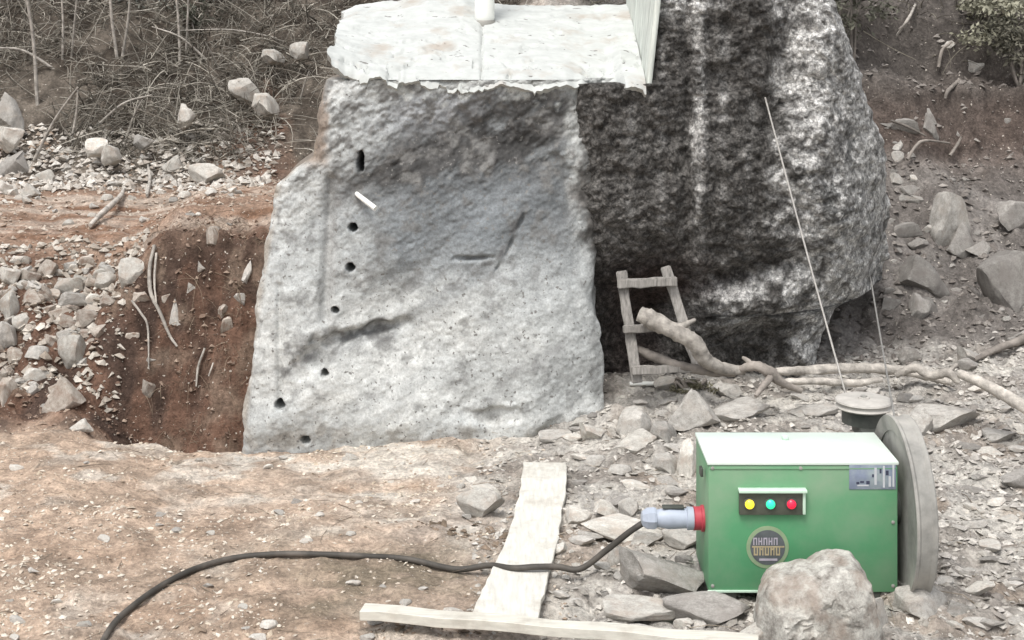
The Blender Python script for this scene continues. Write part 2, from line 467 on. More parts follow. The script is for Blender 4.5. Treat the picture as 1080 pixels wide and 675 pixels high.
def ground_color(X, Y, Z):
    px = 540 + F * X / np.maximum(Y, 3.0)
    n1 = fbm(X * 1.1, Y * 1.1, 7.0, 4, 41)
    n2 = fbm(X * 4.0, Y * 5.0, 1.0, 4, 45)
    n3 = fbm(X * 2.0, Y * 2.6, 4.0, 3, 49)
    tan, dust, grey = (0.44, 0.335, 0.255), (0.58, 0.535, 0.47), (0.37, 0.35, 0.32)
    c = lerp3(tan, (0.34, 0.25, 0.185), sstep(-.1, .9, n3))
    # pale rock flour round the block foot and over the floor
    d = np.exp(-((px - 470) / 170) ** 2) * sstep(6.6, 8.6, Y) * sstep(9.8, 9.3, Y)
    c = lerp3(c, dust, np.clip(d * (0.7 + 0.6 * n2) + 0.65 * sstep(-0.05, 0.55, n2) * sstep(-.5, .3, n1), 0, 0.9) * sstep(10.6, 9.8, Y))
    g = sstep(-0.9, 0.7, X + 0.5 * n1)
    c = lerp3(c, lerp3(lerp3(grey, (0.50, 0.475, 0.43), sstep(-.05, .5, n2)), (0.23, 0.205, 0.18), 0.75 * sstep(.15, .6, fbm(X * 1.8, Y * 3.2, 21, 4, 71))), g)
    # grey-olive damp patch between cable and plank
    p = np.exp(-((px - 400) / 130) ** 2 - ((Y - 7.0) / 0.45) ** 2)
    c = lerp3(c, (0.20, 0.165, 0.12), np.clip(p * (0.9 + 1.3 * n2), 0, 0.9))
    c = lerp3(c, (0.27, 0.21, 0.16), 0.55 * sstep(.3, .7, fbm(X * 2.6, Y * 4.2, 11, 4, 57)) * sstep(9.5, 9.0, Y))
    # red earth of the cut bank and the terrace above
    red = lerp3((0.140, 0.083, 0.059), (0.070, 0.047, 0.037), sstep(-.25, .5, n2))
    red = lerp3(red, (0.22, 0.165, 0.125), 0.6 * sstep(.25, .7, fbm(X * 5, Y * 3, Z * 7, 4, 67)))
    c = lerp3(c, red, sstep(9.35, 9.75, Y + 0.1 * n2) * sstep(-1.0, -1.6, X))
    ter = lerp3((0.27, 0.185, 0.135), (0.40, 0.325, 0.265), sstep(-.2, .7, fbm(X * 0.8, Y * 7, 2, 4, 61)))
    ter = lerp3(ter, (0.20, 0.12, 0.08), sstep(.25, .75, fbm(X * 1.1, Y * 6, 5, 4, 64)))
    c = lerp3(c, ter, sstep(10.45, 10.85, Y + 0.2 * n2) * sstep(-0.8, -1.4, X))
    veg = lerp3((0.075, 0.062, 0.050), (0.15, 0.128, 0.105), sstep(-.3, .6, n2))
    vv = sstep(12.9, 13.5, Y + 0.5 * n1 + 0.7 * np.exp(-((px - 120) / 120) ** 2) - 1.0 * np.exp(-((px - 285) / 35) ** 2))
    c = lerp3(c, lerp3((0.15, 0.092, 0.068), (0.10, 0.07, 0.055), sstep(-.3, .5, n2)), 0.9 * np.exp(-((px - 285) / 55) ** 2) * sstep(12.3, 12.9, Y))
    c = lerp3(c, veg, vv * sstep(1.2, 0.4, X))
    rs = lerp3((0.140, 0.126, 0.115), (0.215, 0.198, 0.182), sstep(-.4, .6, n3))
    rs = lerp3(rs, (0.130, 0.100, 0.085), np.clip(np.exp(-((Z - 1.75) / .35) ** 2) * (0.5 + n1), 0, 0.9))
    rs = lerp3(rs, (0.075, 0.065, 0.057), 0.6 * sstep(1.9, 2.3, Z + 0.25 * n1))  # shade of the overhung hollows put into the upper slope's soil colour
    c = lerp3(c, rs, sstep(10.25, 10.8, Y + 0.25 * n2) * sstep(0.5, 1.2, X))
    return c

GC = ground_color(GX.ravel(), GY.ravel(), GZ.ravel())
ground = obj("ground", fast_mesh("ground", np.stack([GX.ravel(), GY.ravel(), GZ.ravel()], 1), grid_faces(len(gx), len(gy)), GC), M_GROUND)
tag(ground, kind="structure")

def gz(X, Y):
    """height of the ground sheet as built"""
    X = np.asarray(X, float); Y = np.asarray(Y, float)
    i = np.clip(np.searchsorted(gx, X) - 1, 0, len(gx) - 2)
    j = np.clip(np.searchsorted(gy, Y) - 1, 0, len(gy) - 2)
    u = (X - gx[i]) / (gx[i + 1] - gx[i]); v = (Y - gy[j]) / (gy[j + 1] - gy[j])
    return (GZ[j, i] * (1 - u) + GZ[j, i + 1] * u) * (1 - v) + (GZ[j + 1, i] * (1 - u) + GZ[j + 1, i + 1] * u) * v

_D = np.arange(5.0, 24.0, 0.01)
def hit(x, y, lift=0.0):
    """where the sight line through a pixel meets the ground"""
    X = (x - 540) * _D / F
    Z = CAM_H - y * _D / F
    below = np.nonzero(Z <= gz(X, _D) + lift)[0]
    d = _D[below[0]] if len(below) else 20.0
    p = P(x, y, d)
    p.z = float(gz(p.x, p.y))
    return p

# ------------------------------------------------------------------ the granite block
BX = lambda x, d=9.25: (x - 540) * d / F
# left outline of the pale block, by height
LZ = [-0.25, 0.05, 0.40, 0.83, 1.45, 1.65, 1.75, 1.82, 2.24, 2.42]
LX = [BX(254), BX(257), BX(262), BX(270), BX(284), BX(290), BX(307), BX(324), BX(331), BX(346, 9.4)]
RZ = [-0.25, 0.10, 0.60, 1.10, 1.50, 1.90, 2.42]
RX = [BX(642), BX(638), BX(633), BX(628), BX(636), BX(648), BX(660, 9.4)]

def rock_shell(name, zs, xl, xr, depth_fn, back, nfront, nside, color_fn, mat, parent, cap=True, edge=0.10, clamp=None):
    """a closed rock body: rows by height, columns round the front and the two flanks"""
    nz = len(zs)
    t = np.linspace(0, 1, nfront)
    side = np.linspace(0, 1, nside + 1)[1:]
    V = []
    for q, (z, a, b) in enumerate(zip(zs, xl, xr)):
        X = a + (b - a) * t
        if clamp is not None:
            a = clamp[q]
            X = np.maximum(X, a)
        Y = depth_fn(X, np.full_like(X, z))
        # rounded vertical arrises
        dl, dr = X - a, b - X
        Y = Y + edge * 0.7 * (np.exp(-dl / edge * 2.2) + np.exp(-dr / edge * 2.2))
        L = np.stack([X[0] + 0.06 * side[::-1] * 0, Y[0] + (back - Y[0]) * side[::-1], np.full(nside, z)], 1)
        Rr = np.stack([np.full(nside, X[-1]), Y[-1] + (back - Y[-1]) * side, np.full(nside, z)], 1)
        V.append(np.concatenate([L, np.stack([X, Y, np.full_like(X, z)], 1), Rr]))
    V = np.array(V)
    nu = nfront + 2 * nside
    # ragged flanks
    e = fbm(V[..., 0] * 3, V[..., 1] * 3, V[..., 2] * 4.5, 5, 77)
    side_w = np.ones((nz, nu)); side_w[:, nside:nside + nfront] = np.maximum(np.exp(-t * (nfront - 1) / 4.0), np.exp(-(1 - t) * (nfront - 1) / 4.0))[None]
    V[..., 0] += 0.030 * e * side_w
    flat = V.reshape(-1, 3)
    faces = grid_faces(nu, nz)
    cols = color_fn(flat[:, 0], flat[:, 1], flat[:, 2])
    extra_v, extra_f = [], []
    verts = flat
    if cap:
        # top: strips between mirrored columns
        top = (nz - 1) * nu + np.arange(nu)
        tri = []
        h = nu // 2
        for i in range(h - 1):
            tri.append([top[i], top[i + 1], top[nu - 2 - i], top[nu - 1 - i]])
        faces = np.concatenate([faces, np.array(tri)])
    return obj(name, fast_mesh(name, verts, faces, cols), mat, parent)

def pxy(X, Y, Z):
    return 540 + F * X / Y, (CAM_H - Z) * F / Y

HOLES = [*[(381 + .3 * math.sin(q), 161 + 2.2 * q, .017 + .004 * math.sin(q * .4)) for q in range(9)], (373, 239, .030), (370, 281, .030), (354, 326, .024), (344, 391, .026), (297, 424, .034), (323, 462, .030)]

def pale_depth(X, Z):
    base = 9.20 + 0.20 * np.clip(Z / 2.33, -.2, 1.2)
    px, py = pxy(X, base, Z)
    d = base + 0.050 * fbm(X * 1.3, 0.3, Z * 1.3, 2, 101)
    # split face: ripples dipping down to the left
    u, v = X * 0.83 + Z * 0.56, -X * 0.56 + Z * 0.83
    d = d + 0.020 * fbm(u * 1.6, 1.0, v * 4.2, 3, 111, 0.40) + 0.0028 * fbm(u * 10, 1.0, v * 18, 3, 121)
    rough_top = sstep(330, 90, py)
    d = d + 0.011 * rough_top * fbm(u * 9, 0, v * 20, 3, 131) + (0.003 + 0.003 * rough_top) * fbm(X * 40, 0, Z * 44, 2, 141)
    # diagonal scoop with an overhanging upper lip
    jag = fbm(X * 9, 0, Z * 9, 4, 145)
    for (ax, ay, bx, by, w, a) in ((322, 384, 350, 362, 14, .07), (350, 360, 430, 340, 8, .10), (480, 272, 520, 270, 3.4, .05), (552, 226, 546, 240, 2.2, .03), (542, 250, 534, 268, 2.2, .03), (528, 276, 522, 286, 1.8, .02),
                                   (492, 438, 545, 436, 7, .05), (590, 445, 560, 470, 8, .04), (470, 150, 560, 128, 26, .05), (555, 150, 610, 200, 14, .035)):
        dd, t = seg_dist(px, py, ax, ay, bx, by)
        dd = np.maximum(dd + w * 0.35 * jag, 0)
        taper = 0.35 + 0.65 * np.sin(np.clip(t, 0.03, .97) * math.pi)
        d = d + a * taper * np.exp(-(dd / w) ** 4)
        dd2, _ = seg_dist(px, py, ax, ay - 1.9 * w, bx, by - 1.9 * w)
        if w > 8: d = d - 0.45 * a * taper * np.exp(-(dd2 / (w * 1.2)) ** 2)
    d = d + 0.13 * sstep(575, 650, px) * sstep(0.95, 1.35, Z)
    # old saw channel down the left side
    dd, _ = seg_dist(px, py, 349, 190, 343, 335)
    d = d + 0.05 * np.exp(-(dd / 6) ** 2)
    dd, _ = seg_dist(px, py, 296, 300, 297, 424)
    d = d + 0.025 * np.exp(-(dd / 3.5) ** 2)
    d = d - 0.05 * sstep(640, 560, px) * sstep(480, 440, py) + 0.04 * sstep(345, 325, px) * sstep(180, 160, py)
    hole = 0 * d
    for (hx, hy, r) in HOLES:
        rr = np.hypot(px - hx, py - hy) * 9.25 / F
        hole = np.maximum(hole, sstep(r * 1.05, r * 0.75, rr))
    d = d + 0.30 * hole
    return d

def G(px, py, cx, cy, sx, sy, a=0.0):
    c, s = math.cos(R(a)), math.sin(R(a))
    u, v = (px - cx) * c + (py - cy) * s, -(px - cx) * s + (py - cy) * c
    return np.exp(-(u / sx) ** 2 - (v / sy) ** 2)

def pale_color(X, Y, Z):
    px, py = pxy(X, np.minimum(Y, 9.8), Z)
    n1 = fbm(X * 2.5, Y, Z * 2.5, 4, 151)
    u, v = X * 0.83 + Z * 0.56, -X * 0.56 + Z * 0.83
    n2 = fbm(u * 3, 0, v * 9, 5, 155)
    n3 = fbm(X * 13, Y * 13, Z * 13, 4, 158)
    c = lerp3((0.47, 0.485, 0.475), (0.57, 0.58, 0.56), sstep(-.5, .6, n1))
    c = lerp3(c, (0.40, 0.41, 0.40), 0.6 * sstep(0.0, .8, n2))
    blue = lerp3((0.145, 0.167, 0.180), (0.235, 0.260, 0.275), sstep(-.5, .5, n2))
    c = lerp3(c, blue, np.clip(1.05 * G(px, py, 490, 225, 125, 66, -10) * (1.0 + 0.5 * n1 + .3 * n2), 0, .9))
    c = lerp3(c, (0.19, 0.204, 0.212), 0.7 * sstep(345, 210, py + 22 * n1) * sstep(355, 430, px + 20 * n1) * sstep(622, 596, px + 8 * n1))
    # grey-brown weathered band under the sawn bed
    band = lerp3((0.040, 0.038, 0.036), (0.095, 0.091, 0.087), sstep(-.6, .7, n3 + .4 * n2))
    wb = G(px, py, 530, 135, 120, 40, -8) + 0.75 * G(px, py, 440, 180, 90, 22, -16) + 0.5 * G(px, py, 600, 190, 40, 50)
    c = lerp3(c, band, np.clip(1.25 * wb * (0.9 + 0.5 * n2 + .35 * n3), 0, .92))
    c = lerp3(c, (0.34, 0.35, 0.36), np.clip(0.9 * G(px, py, 455, 118, 55, 16, -12) * (0.9 + .5 * n3), 0, .8))
    c = lerp3(c, (0.15, 0.145, 0.135), np.clip(0.8 * sstep(.1, .75, n3) * sstep(330, 130, py), 0, .7))
    c = lerp3(c, (0.19, 0.19, 0.184), np.clip(0.6 * sstep(.35, .8, n3), 0, .5))
    c = lerp3(c, (0.52, 0.53, 0.51), np.clip(0.9 * G(px + 4 * n3, py, 607, 150, 8, 90) * (0.9 + .4 * n3), 0, .85))
    c = lerp3(c, (0.13, 0.13, 0.127), np.clip(1.1 * G(px + 8 * n3, py + 8 * n2, 372, 362, 66, 11, -23) * (0.8 + .9 * n3), 0, .85))  # shade under the scoop's lip painted into the stone colour
    c = lerp3(c, (0.13, 0.13, 0.13), np.clip(0.9 * G(px + 3 * n3, py, 538, 252, 36, 3.5, -64) * (0.8 + .9 * n3), 0, .85))
    c = lerp3(c, (0.30, 0.30, 0.295), np.clip(0.8 * G(px, py, 596, 360, 60, 9, -32) * (0.3 + 1.2 * n2), 0, .6))
    c = lerp3(c, (0.36, 0.36, 0.35), np.clip(0.8 * G(px, py, 347, 262, 6, 80), 0, .7))
    # brown crust on the upper left flank and left arris
    c = lerp3(c, (0.25, 0.20, 0.16), np.clip(sstep(352, 338, px + 6 * n3) * sstep(182, 165, py), 0, .9))
    c = lerp3(c, (0.36, 0.31, 0.25), 0.6 * sstep(0.05, 0.0, X - np.interp(Z, LZ, LX)) * sstep(0, .5, n3 + .3))
    # black weathering stain right of the clean strip
    st = sstep(606, 634, px + 11 * n3 + 9 * n1) * sstep(330, 250, py - 20 * n1)
    n4 = fbm(X * 22, Y * 22, Z * 24, 3, 229)
    dark = lerp3((0.062, 0.058, 0.054), (0.165, 0.157, 0.146), sstep(-.8, .8, .28 * n3 + 1.0 * n4))
    c = lerp3(c, dark, st)
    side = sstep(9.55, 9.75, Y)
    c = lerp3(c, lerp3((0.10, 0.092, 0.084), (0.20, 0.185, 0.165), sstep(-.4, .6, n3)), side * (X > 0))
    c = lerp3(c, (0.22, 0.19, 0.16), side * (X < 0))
    c = lerp3(c, (0.47, 0.48, 0.46), 0.85 * sstep(104, 90, py + 16 * n3 + 10 * n1) * sstep(360, 420, px))
    # duller, warmer blotches towards the foot of the stone
    c = lerp3(c, (0.40, 0.385, 0.35), 0.6 * sstep(-.1, .5, n3) * sstep(0.22, 0.04, Z))
    return c

BLOCK = thing("granite_block", (-0.5, 9.6, 0.0), "huge pale granite block, half sawn, with dark weathered right flank", "rock")
zs = np.arange(-0.25, 2.335, 0.0085)
rock_shell("split_face", zs, np.interp(zs, LZ, LX), np.interp(zs, RZ, RX), pale_depth, 11.0, 262, 26, pale_color, M_GRAN, BLOCK)

# dark weathered mass on the right
SIL = [(404, 862), (380, 864), (350, 872), (322, 890), (308, 912), (296, 930), (270, 940), (200, 937), (130, 923), (60, 902), (0, 884), (-60, 862), (-130, 800)]
DZ, DX = [], []
for y_, x_ in SIL:
    d_ = 10.5
    for _ in range(40):
        X__, Z__ = (x_ - 540) * d_ / F, CAM_H - y_ * d_ / F
        d_ = 0.5 * d_ + 0.5 * (9.42 + 0.48 * float(sstep(1.6, 0.2, Z__)) + 0.5 * min(max((540 + F * X__ / 9.7 - 838) / 95, 0), 1.4) ** 2 + 0.10)
    DZ.append(CAM_H - y_ * d_ / F); DX.append((x_ - 540) * d_ / F)
def dark_depth(X, Z):
    px = 540 + F * X / 9.7
    py = (CAM_H - Z) * F / 9.7
    d = 9.42 + 0.48 * sstep(1.6, 0.2, Z) + 0.25 * sstep(2.6, 3.6, Z)
    d = d + 0.50 * np.clip((px - 838) / 95, 0, 1.4) ** 2
    d = d + 0.09 * fbm(X * 1.4, 0, Z * 1.4, 3, 201) * sstep(0.7, 1.2, X) + 0.030 * fbm(X * 5, 0, Z * 6, 3, 205) + 0.020 * fbm(X * 16, 0, Z * 20, 3, 209) + 0.010 * fbm(X * 42, 0, Z * 46, 2, 212)
    q1 = X * 1.9 + Z * 0.7 + 0.25 * fbm(X * 2, 1, Z * 2, 2, 231)
    d = d + 0.07 * (np.abs((q1 * 0.9) % 1.0 - 0.5) - 0.25) * sstep(0.9, 1.3, X)
    d = d - 0.05 * sstep(1.1, 0.6, X) * sstep(1.0, 1.4, Z)
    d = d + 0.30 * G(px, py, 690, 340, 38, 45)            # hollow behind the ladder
    d = d - 0.12 * G(px, py, 800, 318, 70, 26, -8) + 0.10 * G(px, py, 780, 285, 60, 12, -10)
    d = d - 0.06 * G(px, py, 735, 120, 8, 130) + 0.06 * G(px, py, 720, 180, 7, 120)
    d = d + 0.14 * G(px, py, 825, 60, 16, 70, 12) - 0.05 * G(px, py, 858, 100, 14, 70)
    return d

def dark_color(X, Y, Z):
    px, py = pxy(X, Y, Z)
    n1 = fbm(X * 2.2, Y * 2, Z * 2.2, 4, 221)
    n2 = fbm(X * 9, Y * 9, Z * 10, 4, 225)
    n3 = fbm(X * 22, Y * 22, Z * 24, 3, 229)
    c = lerp3((0.062, 0.058, 0.054), (0.165, 0.157, 0.146), sstep(-1.0, 1.0, .35 * n1 + .25 * n2 + .5 * n3))
    lt = lerp3((0.36, 0.355, 0.34), (0.72, 0.71, 0.685), sstep(-.6, .4, n3 + n2))
    # clean run-off streak
    c = lerp3(c, lt, np.clip(0.9 * G(px + 4 * n2, py, 737, 105, 6.5, 120) * (0.95 + .8 * n2), 0, .85))
    for sx_, sw_, sa_ in ((700, 4, .15), (762, 5, .2), (790, 4, .15), (668, 4, .15), (815, 5, .25)):
        c = lerp3(c, lt, np.clip(sa_ * G(px + 5 * n1, py, sx_, 120, sw_, 150) * (0.9 + n2), 0, .6))
    c = lerp3(c, lt, np.clip(0.8 * G(px, py, 720, 5, 32, 14) * (0.7 + n2), 0, .7))
    # cleaner rock on the right shoulder
    m = sstep(785, 850, px + 26 * n1 + 12 * n2 - 0.06 * (py - 60)) * (0.95 + 0.55 * n2)
    m = m * sstep(770, 830, px)
    c = lerp3(c, lt, np.clip(m, 0, .92))
    c = lerp3(c, (0.70, 0.69, 0.665), np.clip(1.3 * G(px + 5 * n2, py, 856, 88, 15, 45, -8) * (0.95 + .6 * n2), 0, .95))
    c = lerp3(c, (0.66, 0.65, 0.62), np.clip(1.0 * G(px, py, 922, 190, 12, 60, -10) * (0.9 + n2), 0, .9))
    c = lerp3(c, (0.62, 0.61, 0.58), np.clip(0.9 * G(px, py, 890, 275, 34, 32) * (0.9 + n2), 0, .85))
    c = lerp3(c, lt, np.clip(1.0 * G(px, py, 785, 312, 85, 26, -10) * (0.6 + .8 * n2), 0, .7))
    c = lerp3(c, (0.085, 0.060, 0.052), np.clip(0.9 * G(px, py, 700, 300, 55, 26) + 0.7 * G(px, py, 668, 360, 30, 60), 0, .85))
    c = lerp3(c, (0.085, 0.087, 0.085), np.clip(1.1 * sstep(0.05, .45, n2) * G(px, py, 885, 185, 30, 110), 0, .85))
    return c

zs2 = np.arange(-0.1, 3.7, 0.0115)
dl = np.where(zs2 > 2.31, np.interp(zs2, [2.30, 2.36, 2.9, 3.7], [0.895, 0.905, 0.975, 1.05]), 0.42)
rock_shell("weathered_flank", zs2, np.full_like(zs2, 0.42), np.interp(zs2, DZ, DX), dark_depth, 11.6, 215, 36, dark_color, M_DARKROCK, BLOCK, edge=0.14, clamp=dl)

# sawn ledge: a sloping bed left by the wire
def ledge():
    nu, nv = 190, 120
    u = np.linspace(0, 1, nu); v = np.linspace(0, 1, nv)
    U, V = np.meshgrid(u, v)
    fx = np.interp(u, [0, .04, .12, .3, .5, .7, 1], [347, 362, 384, 440, 506, 580, 682])
    fy = np.interp(u, [0, .04, .10, .14, .3, .5, .7, 1], [56, 66, 73, 77, 80, 83, 84, 87])
    bx = np.interp(u, [0, 1], [362, 662])
    by = np.interp(u, [0, .05, .2, .3, .43, .5, .7, 1], [12, 5, 0, -7, -5, 4, 6, 4])
    D0, D1 = 9.34, 11.0
    Xf, Zf = (fx - 540) * D0 / F, CAM_H - fy * D0 / F
    lip = 0.028 * fbm(u * 11, 0.5, 2.0, 5, 315, 0.6) - 0.03 * np.exp(-((u - .48) / .02) ** 2)
    Xb, Zb = (bx - 540) * D1 / F, CAM_H - by * D1 / F
    X = Xf * (1 - V) + Xb * V
    Z = Zf * (1 - V) + Zb * V
    Yf = np.where(Xf < BX(655, 9.4), pale_depth(Xf, Zf - 0.03), dark_depth(Xf, Zf - 0.03))
    Yf = np.convolve(np.pad(Yf, 2, 'edge'), np.ones(5) / 5, 'valid') - 0.035
    Y = Yf[None] * (1 - V) + D1 * V
    X = X + 0.02 * fbm(Y * 6, 3, 1, 3, 303) * np.exp(-U * 40)
    Z = Z + 0.006 * fbm(X * 3, Y * 6, 1, 4, 305) + 0.004 * fbm(X * 18, Y * 18, 1, 3, 307)
    # open joint running back from the front edge
    jx = np.interp(V, [0, 1], [(508 - 540) * D0 / F, (509 - 540) * D1 / F])
    Z = Z - 0.022 * np.exp(-((X - jx) / 0.010) ** 2) * sstep(0.85, 0.7, V)
    # chipped spots
    chips = sstep(.45, .6, fbm(X * 9, Y * 9, 5, 3, 309)) * np.exp(-V * 2.0)
    Z = Z - 0.03 * chips
    # broken front lip
    Z = Z + (np.minimum(lip, 0.03)[None] - 0.05) * np.exp(-V * (26 + 10 * fbm(X * 5, 2, 1, 2, 302)))
    top = np.stack([X, Y, Z], -1).reshape(-1, 3)
    bot = top.copy()
    bot[:, 2] -= 0.05 + 0.02 * V.ravel()
    bot[:, 1] += 0.10 * np.exp(-V.ravel() * 8)
    i = np.arange(nu * nv).reshape(nv, nu)
    f = [grid_faces(nu, nv), grid_faces(nu, nv)[:, ::-1] + nu * nv]
    loop = np.concatenate([i[0, :], i[1:, -1], i[-1, -2::-1], i[-2:0:-1, 0]])
    nx = np.roll(loop, -1)
    f.append(np.stack([loop, loop + nu * nv, nx + nu * nv, nx], 1))
    me = fast_mesh("sawn_ledge", np.concatenate([top, bot]), np.concatenate(f))
    me.set_sharp_from_angle(angle=R(50))
    return obj("sawn_ledge", me, M_SAWN, BLOCK), X, Y, Z
LEDGE, LGX, LGY, LGZ = ledge()
LEDGE["label"] = "freshly sawn white sloping ledge on top"

def side_cut():
    nu, nv = 40, 40
    U, V = np.meshgrid(np.linspace(0, 1, nu), np.linspace(0, 1, nv))
    Y = 9.42 + 1.65 * U
    Z = 2.28 + 0.42 * U + (1.05 - 0.42 * U) * V
    X = 0.885 + 0.12 * V * (1 - U) + 0.006 * fbm(Y * 14, 0, Z * 0.8, 4, 311)
    a = np.stack([X, Y, Z], -1).reshape(-1, 3)
    b = a.copy(); b[:, 0] += 0.035
    i = np.arange(nu * nv).reshape(nv, nu)
    loop = np.concatenate([i[0, :], i[1:, -1], i[-1, -2::-1], i[-2:0:-1, 0]])
    nx = np.roll(loop, -1)
    f = np.concatenate([grid_faces(nu, nv)[:, ::-1], grid_faces(nu, nv) + nu * nv, np.stack([loop, nx, nx + nu * nv, loop + nu * nv], 1)])
    o = obj("sawn_side_cut", fast_mesh("sawn_side_cut", np.concatenate([a, b]), f, smooth=True), M_SAWNSIDE, BLOCK)
    o["label"] = "pale vertical saw cut beside the ledge"
side_cut()

# ------------------------------------------------------------------ stones
def rock_proto(seed, sub=3, flat=1.0, cuts=11, rough=0.05, lo=0.38, hi=0.80):
    rnd = random.Random(seed)
    bm = bmesh.new()
    bmesh.ops.create_icosphere(bm, subdivisions=sub, radius=1.0)
    planes = []
    for _ in range(cuts):
        n = Vector((rnd.gauss(0, 1), rnd.gauss(0, 1), rnd.gauss(0, 1))).normalized()
        planes.append((n, rnd.uniform(lo, hi)))
    for v in bm.verts:
        for n, c in planes:
            k = v.co.dot(n) - c
            if k > 0: v.co -= n * k * 0.93
    co = np.array([v.co[:] for v in bm.verts])
    nz = fbm(co[:, 0] * 1.8, co[:, 1] * 1.8, co[:, 2] * 1.8, 4, seed + 500) * rough * 1.6
    ext = np.abs(co).max(0)
    for v, k in zip(bm.verts, nz):
        v.co *= 1 + k
        v.co = Vector((v.co.x / ext[0] * 0.5, v.co.y / ext[1] * 0.5, v.co.z / ext[2] * 0.5 * flat))
    return bm_mesh("stone", bm, True, 28)

PROTO = [rock_proto(s, 4, cuts=13, rough=0.06, lo=0.32, hi=0.72) for s in range(12)]
PROTO_S = [rock_proto(s + 30, 3, cuts=10, rough=0.05, lo=0.28, hi=0.66) for s in range(10)]
_mesh_cache = {}
def proto_with(me, mat):
    k = (me.name, mat.name)
    if k not in _mesh_cache:
        c = me.copy()
        c.materials.clear()
        c.materials.append(mat)
        _mesh_cache[k] = c
    return _mesh_cache[k]

SIT = 0.30
def place_rock(x0, y0, x1, y1, mat, label, name="stone", group=None, protos=PROTO, depth=None, cat="stone", yaw=None, sink=0.12):
    """a stone filling a pixel box, lying on the ground"""
    p = hit((x0 + x1) / 2, y1 - 0.10 * (y1 - y0))
    d = p.y
    w, h = (x1 - x0) * d / F, (y1 - y0) * d / F
    dep = depth or random.uniform(0.7, 1.0) * (w + h) / 2
    o = obj(name, proto_with(random.choice(protos), mat))
    o.scale = (w * 1.06, dep, h * 1.28)
    o.rotation_euler = (random.uniform(-.12, .12), random.uniform(-.16, .16), (random.choice([0, math.pi]) if yaw is None else yaw) + random.uniform(-.2, .2))
    zc = CAM_H - (y0 + y1) / 2 * d / F - 0.10 * h
    o.location = (p.x, d + dep * 0.25, zc)
    tag(o, label, cat, group)
    return o

# ------------------------------------------------------------------ big stone in front of the machine
def outline_rock(name, poly, d, depth, mat, seed, cat, label, n=170, m=96, rough=0.045):
    cx = sum(p[0] for p in poly) / len(poly); cy = sum(p[1] for p in poly) / len(poly)
    ang = np.array([math.atan2(-(y - cy), x - cx) for x, y in poly]); rad = np.array([math.hypot(x - cx, y - cy) for x, y in poly])
    o_ = np.argsort(ang); ang, rad = ang[o_], rad[o_]
    ang = np.concatenate([ang - 2 * math.pi, ang, ang + 2 * math.pi]); rad = np.tile(rad, 3)
    th = np.linspace(0, 2 * math.pi, n, endpoint=False)
    thw = (th + math.pi) % (2 * math.pi) - math.pi
    rr = np.interp(thw, ang, rad) * d / F
    ph = np.linspace(0.02, math.pi - 0.02, m)      # 0 = front
    PH, TH = np.meshgrid(ph, th, indexing='ij')
    prof = np.sin(PH) ** 0.36
    RRr = rr[None, :] * prof
    ydep = -np.sign(np.cos(PH)) * np.abs(np.cos(PH)) ** 0.75 * depth / 2
    C = P(cx, cy, d)
    X = RRr * np.cos(TH); Z = RRr * np.sin(TH); Y = ydep
    # front face leans back towards the top
    Y = Y + np.maximum(Z, -0.05) * 0.15
    s = 1 + rough * fbm(X * 5, Y * 5, Z * 5, 3, seed) + rough * 0.8 * fbm(X * 14, Y * 14, Z * 16, 4, seed + 7) * (1 + 0.0 * X)
    led = 0.022 * (1 - 2 * np.abs(fbm(X * 5 + Z * 3, Y * 4, Z * 13 - X * 4, 4, seed + 3))) + 0.012 * fbm(X * 30, Y * 30, Z * 30, 3, seed + 21)
    V = np.stack([X * s + C.x, Y * s + C.y - led * sstep(-0.1, 0.5, np.cos(PH)), Z * s + C.z], -1).reshape(-1, 3)
    rf = random.Random(seed)
    Vc = V - np.array(C[:])
    for nv_ in [(-.30, -.45, .84), (-.85, -.5, .1), (.12, -.98, -.1), (-.25, -.85, .45), (.62, -.78, .1), (.3, -.8, .5)]:
        nn = np.array(nv_) / np.linalg.norm(nv_)
        dt = Vc @ nn
        c0 = dt.max() * rf.uniform(.76, .84)
        Vc = Vc - np.outer(np.maximum(dt - c0, 0) * 0.85, nn)
    V = Vc + np.array(C[:])
    i = np.arange(n * m).reshape(m, n)
    j = np.roll(i, -1, 1)
    f = np.stack([i[:-1].ravel(), j[:-1].ravel(), j[1:].ravel(), i[1:].ravel()], 1)[:, ::-1]
    bm = bmesh.new()
    me = fast_mesh(name, V, f)
    bm.from_mesh(me)
    bm.verts.ensure_lookup_table()
    bm.faces.new([bm.verts[k] for k in i[0]]); bm.faces.new([bm.verts[k] for k in i[-1]][::-1])
    bmesh.ops.recalc_face_normals(bm, faces=bm.faces[:])
    o = obj(name, bm_mesh(name, bm, True, 40), mat)
    return tag(o, label, cat)

outline_rock("boulder", [(801, 668), (799, 645), (802, 628), (812, 611), (836, 605), (858, 599), (884, 591), (903, 592), (915, 605), (919, 622), (921, 643), (928, 668), (922, 678), (860, 684), (815, 681)],
             6.36, 0.36, M_BOULDER, 5, "boulder", "large rough granite boulder leaning in front of the green machine")

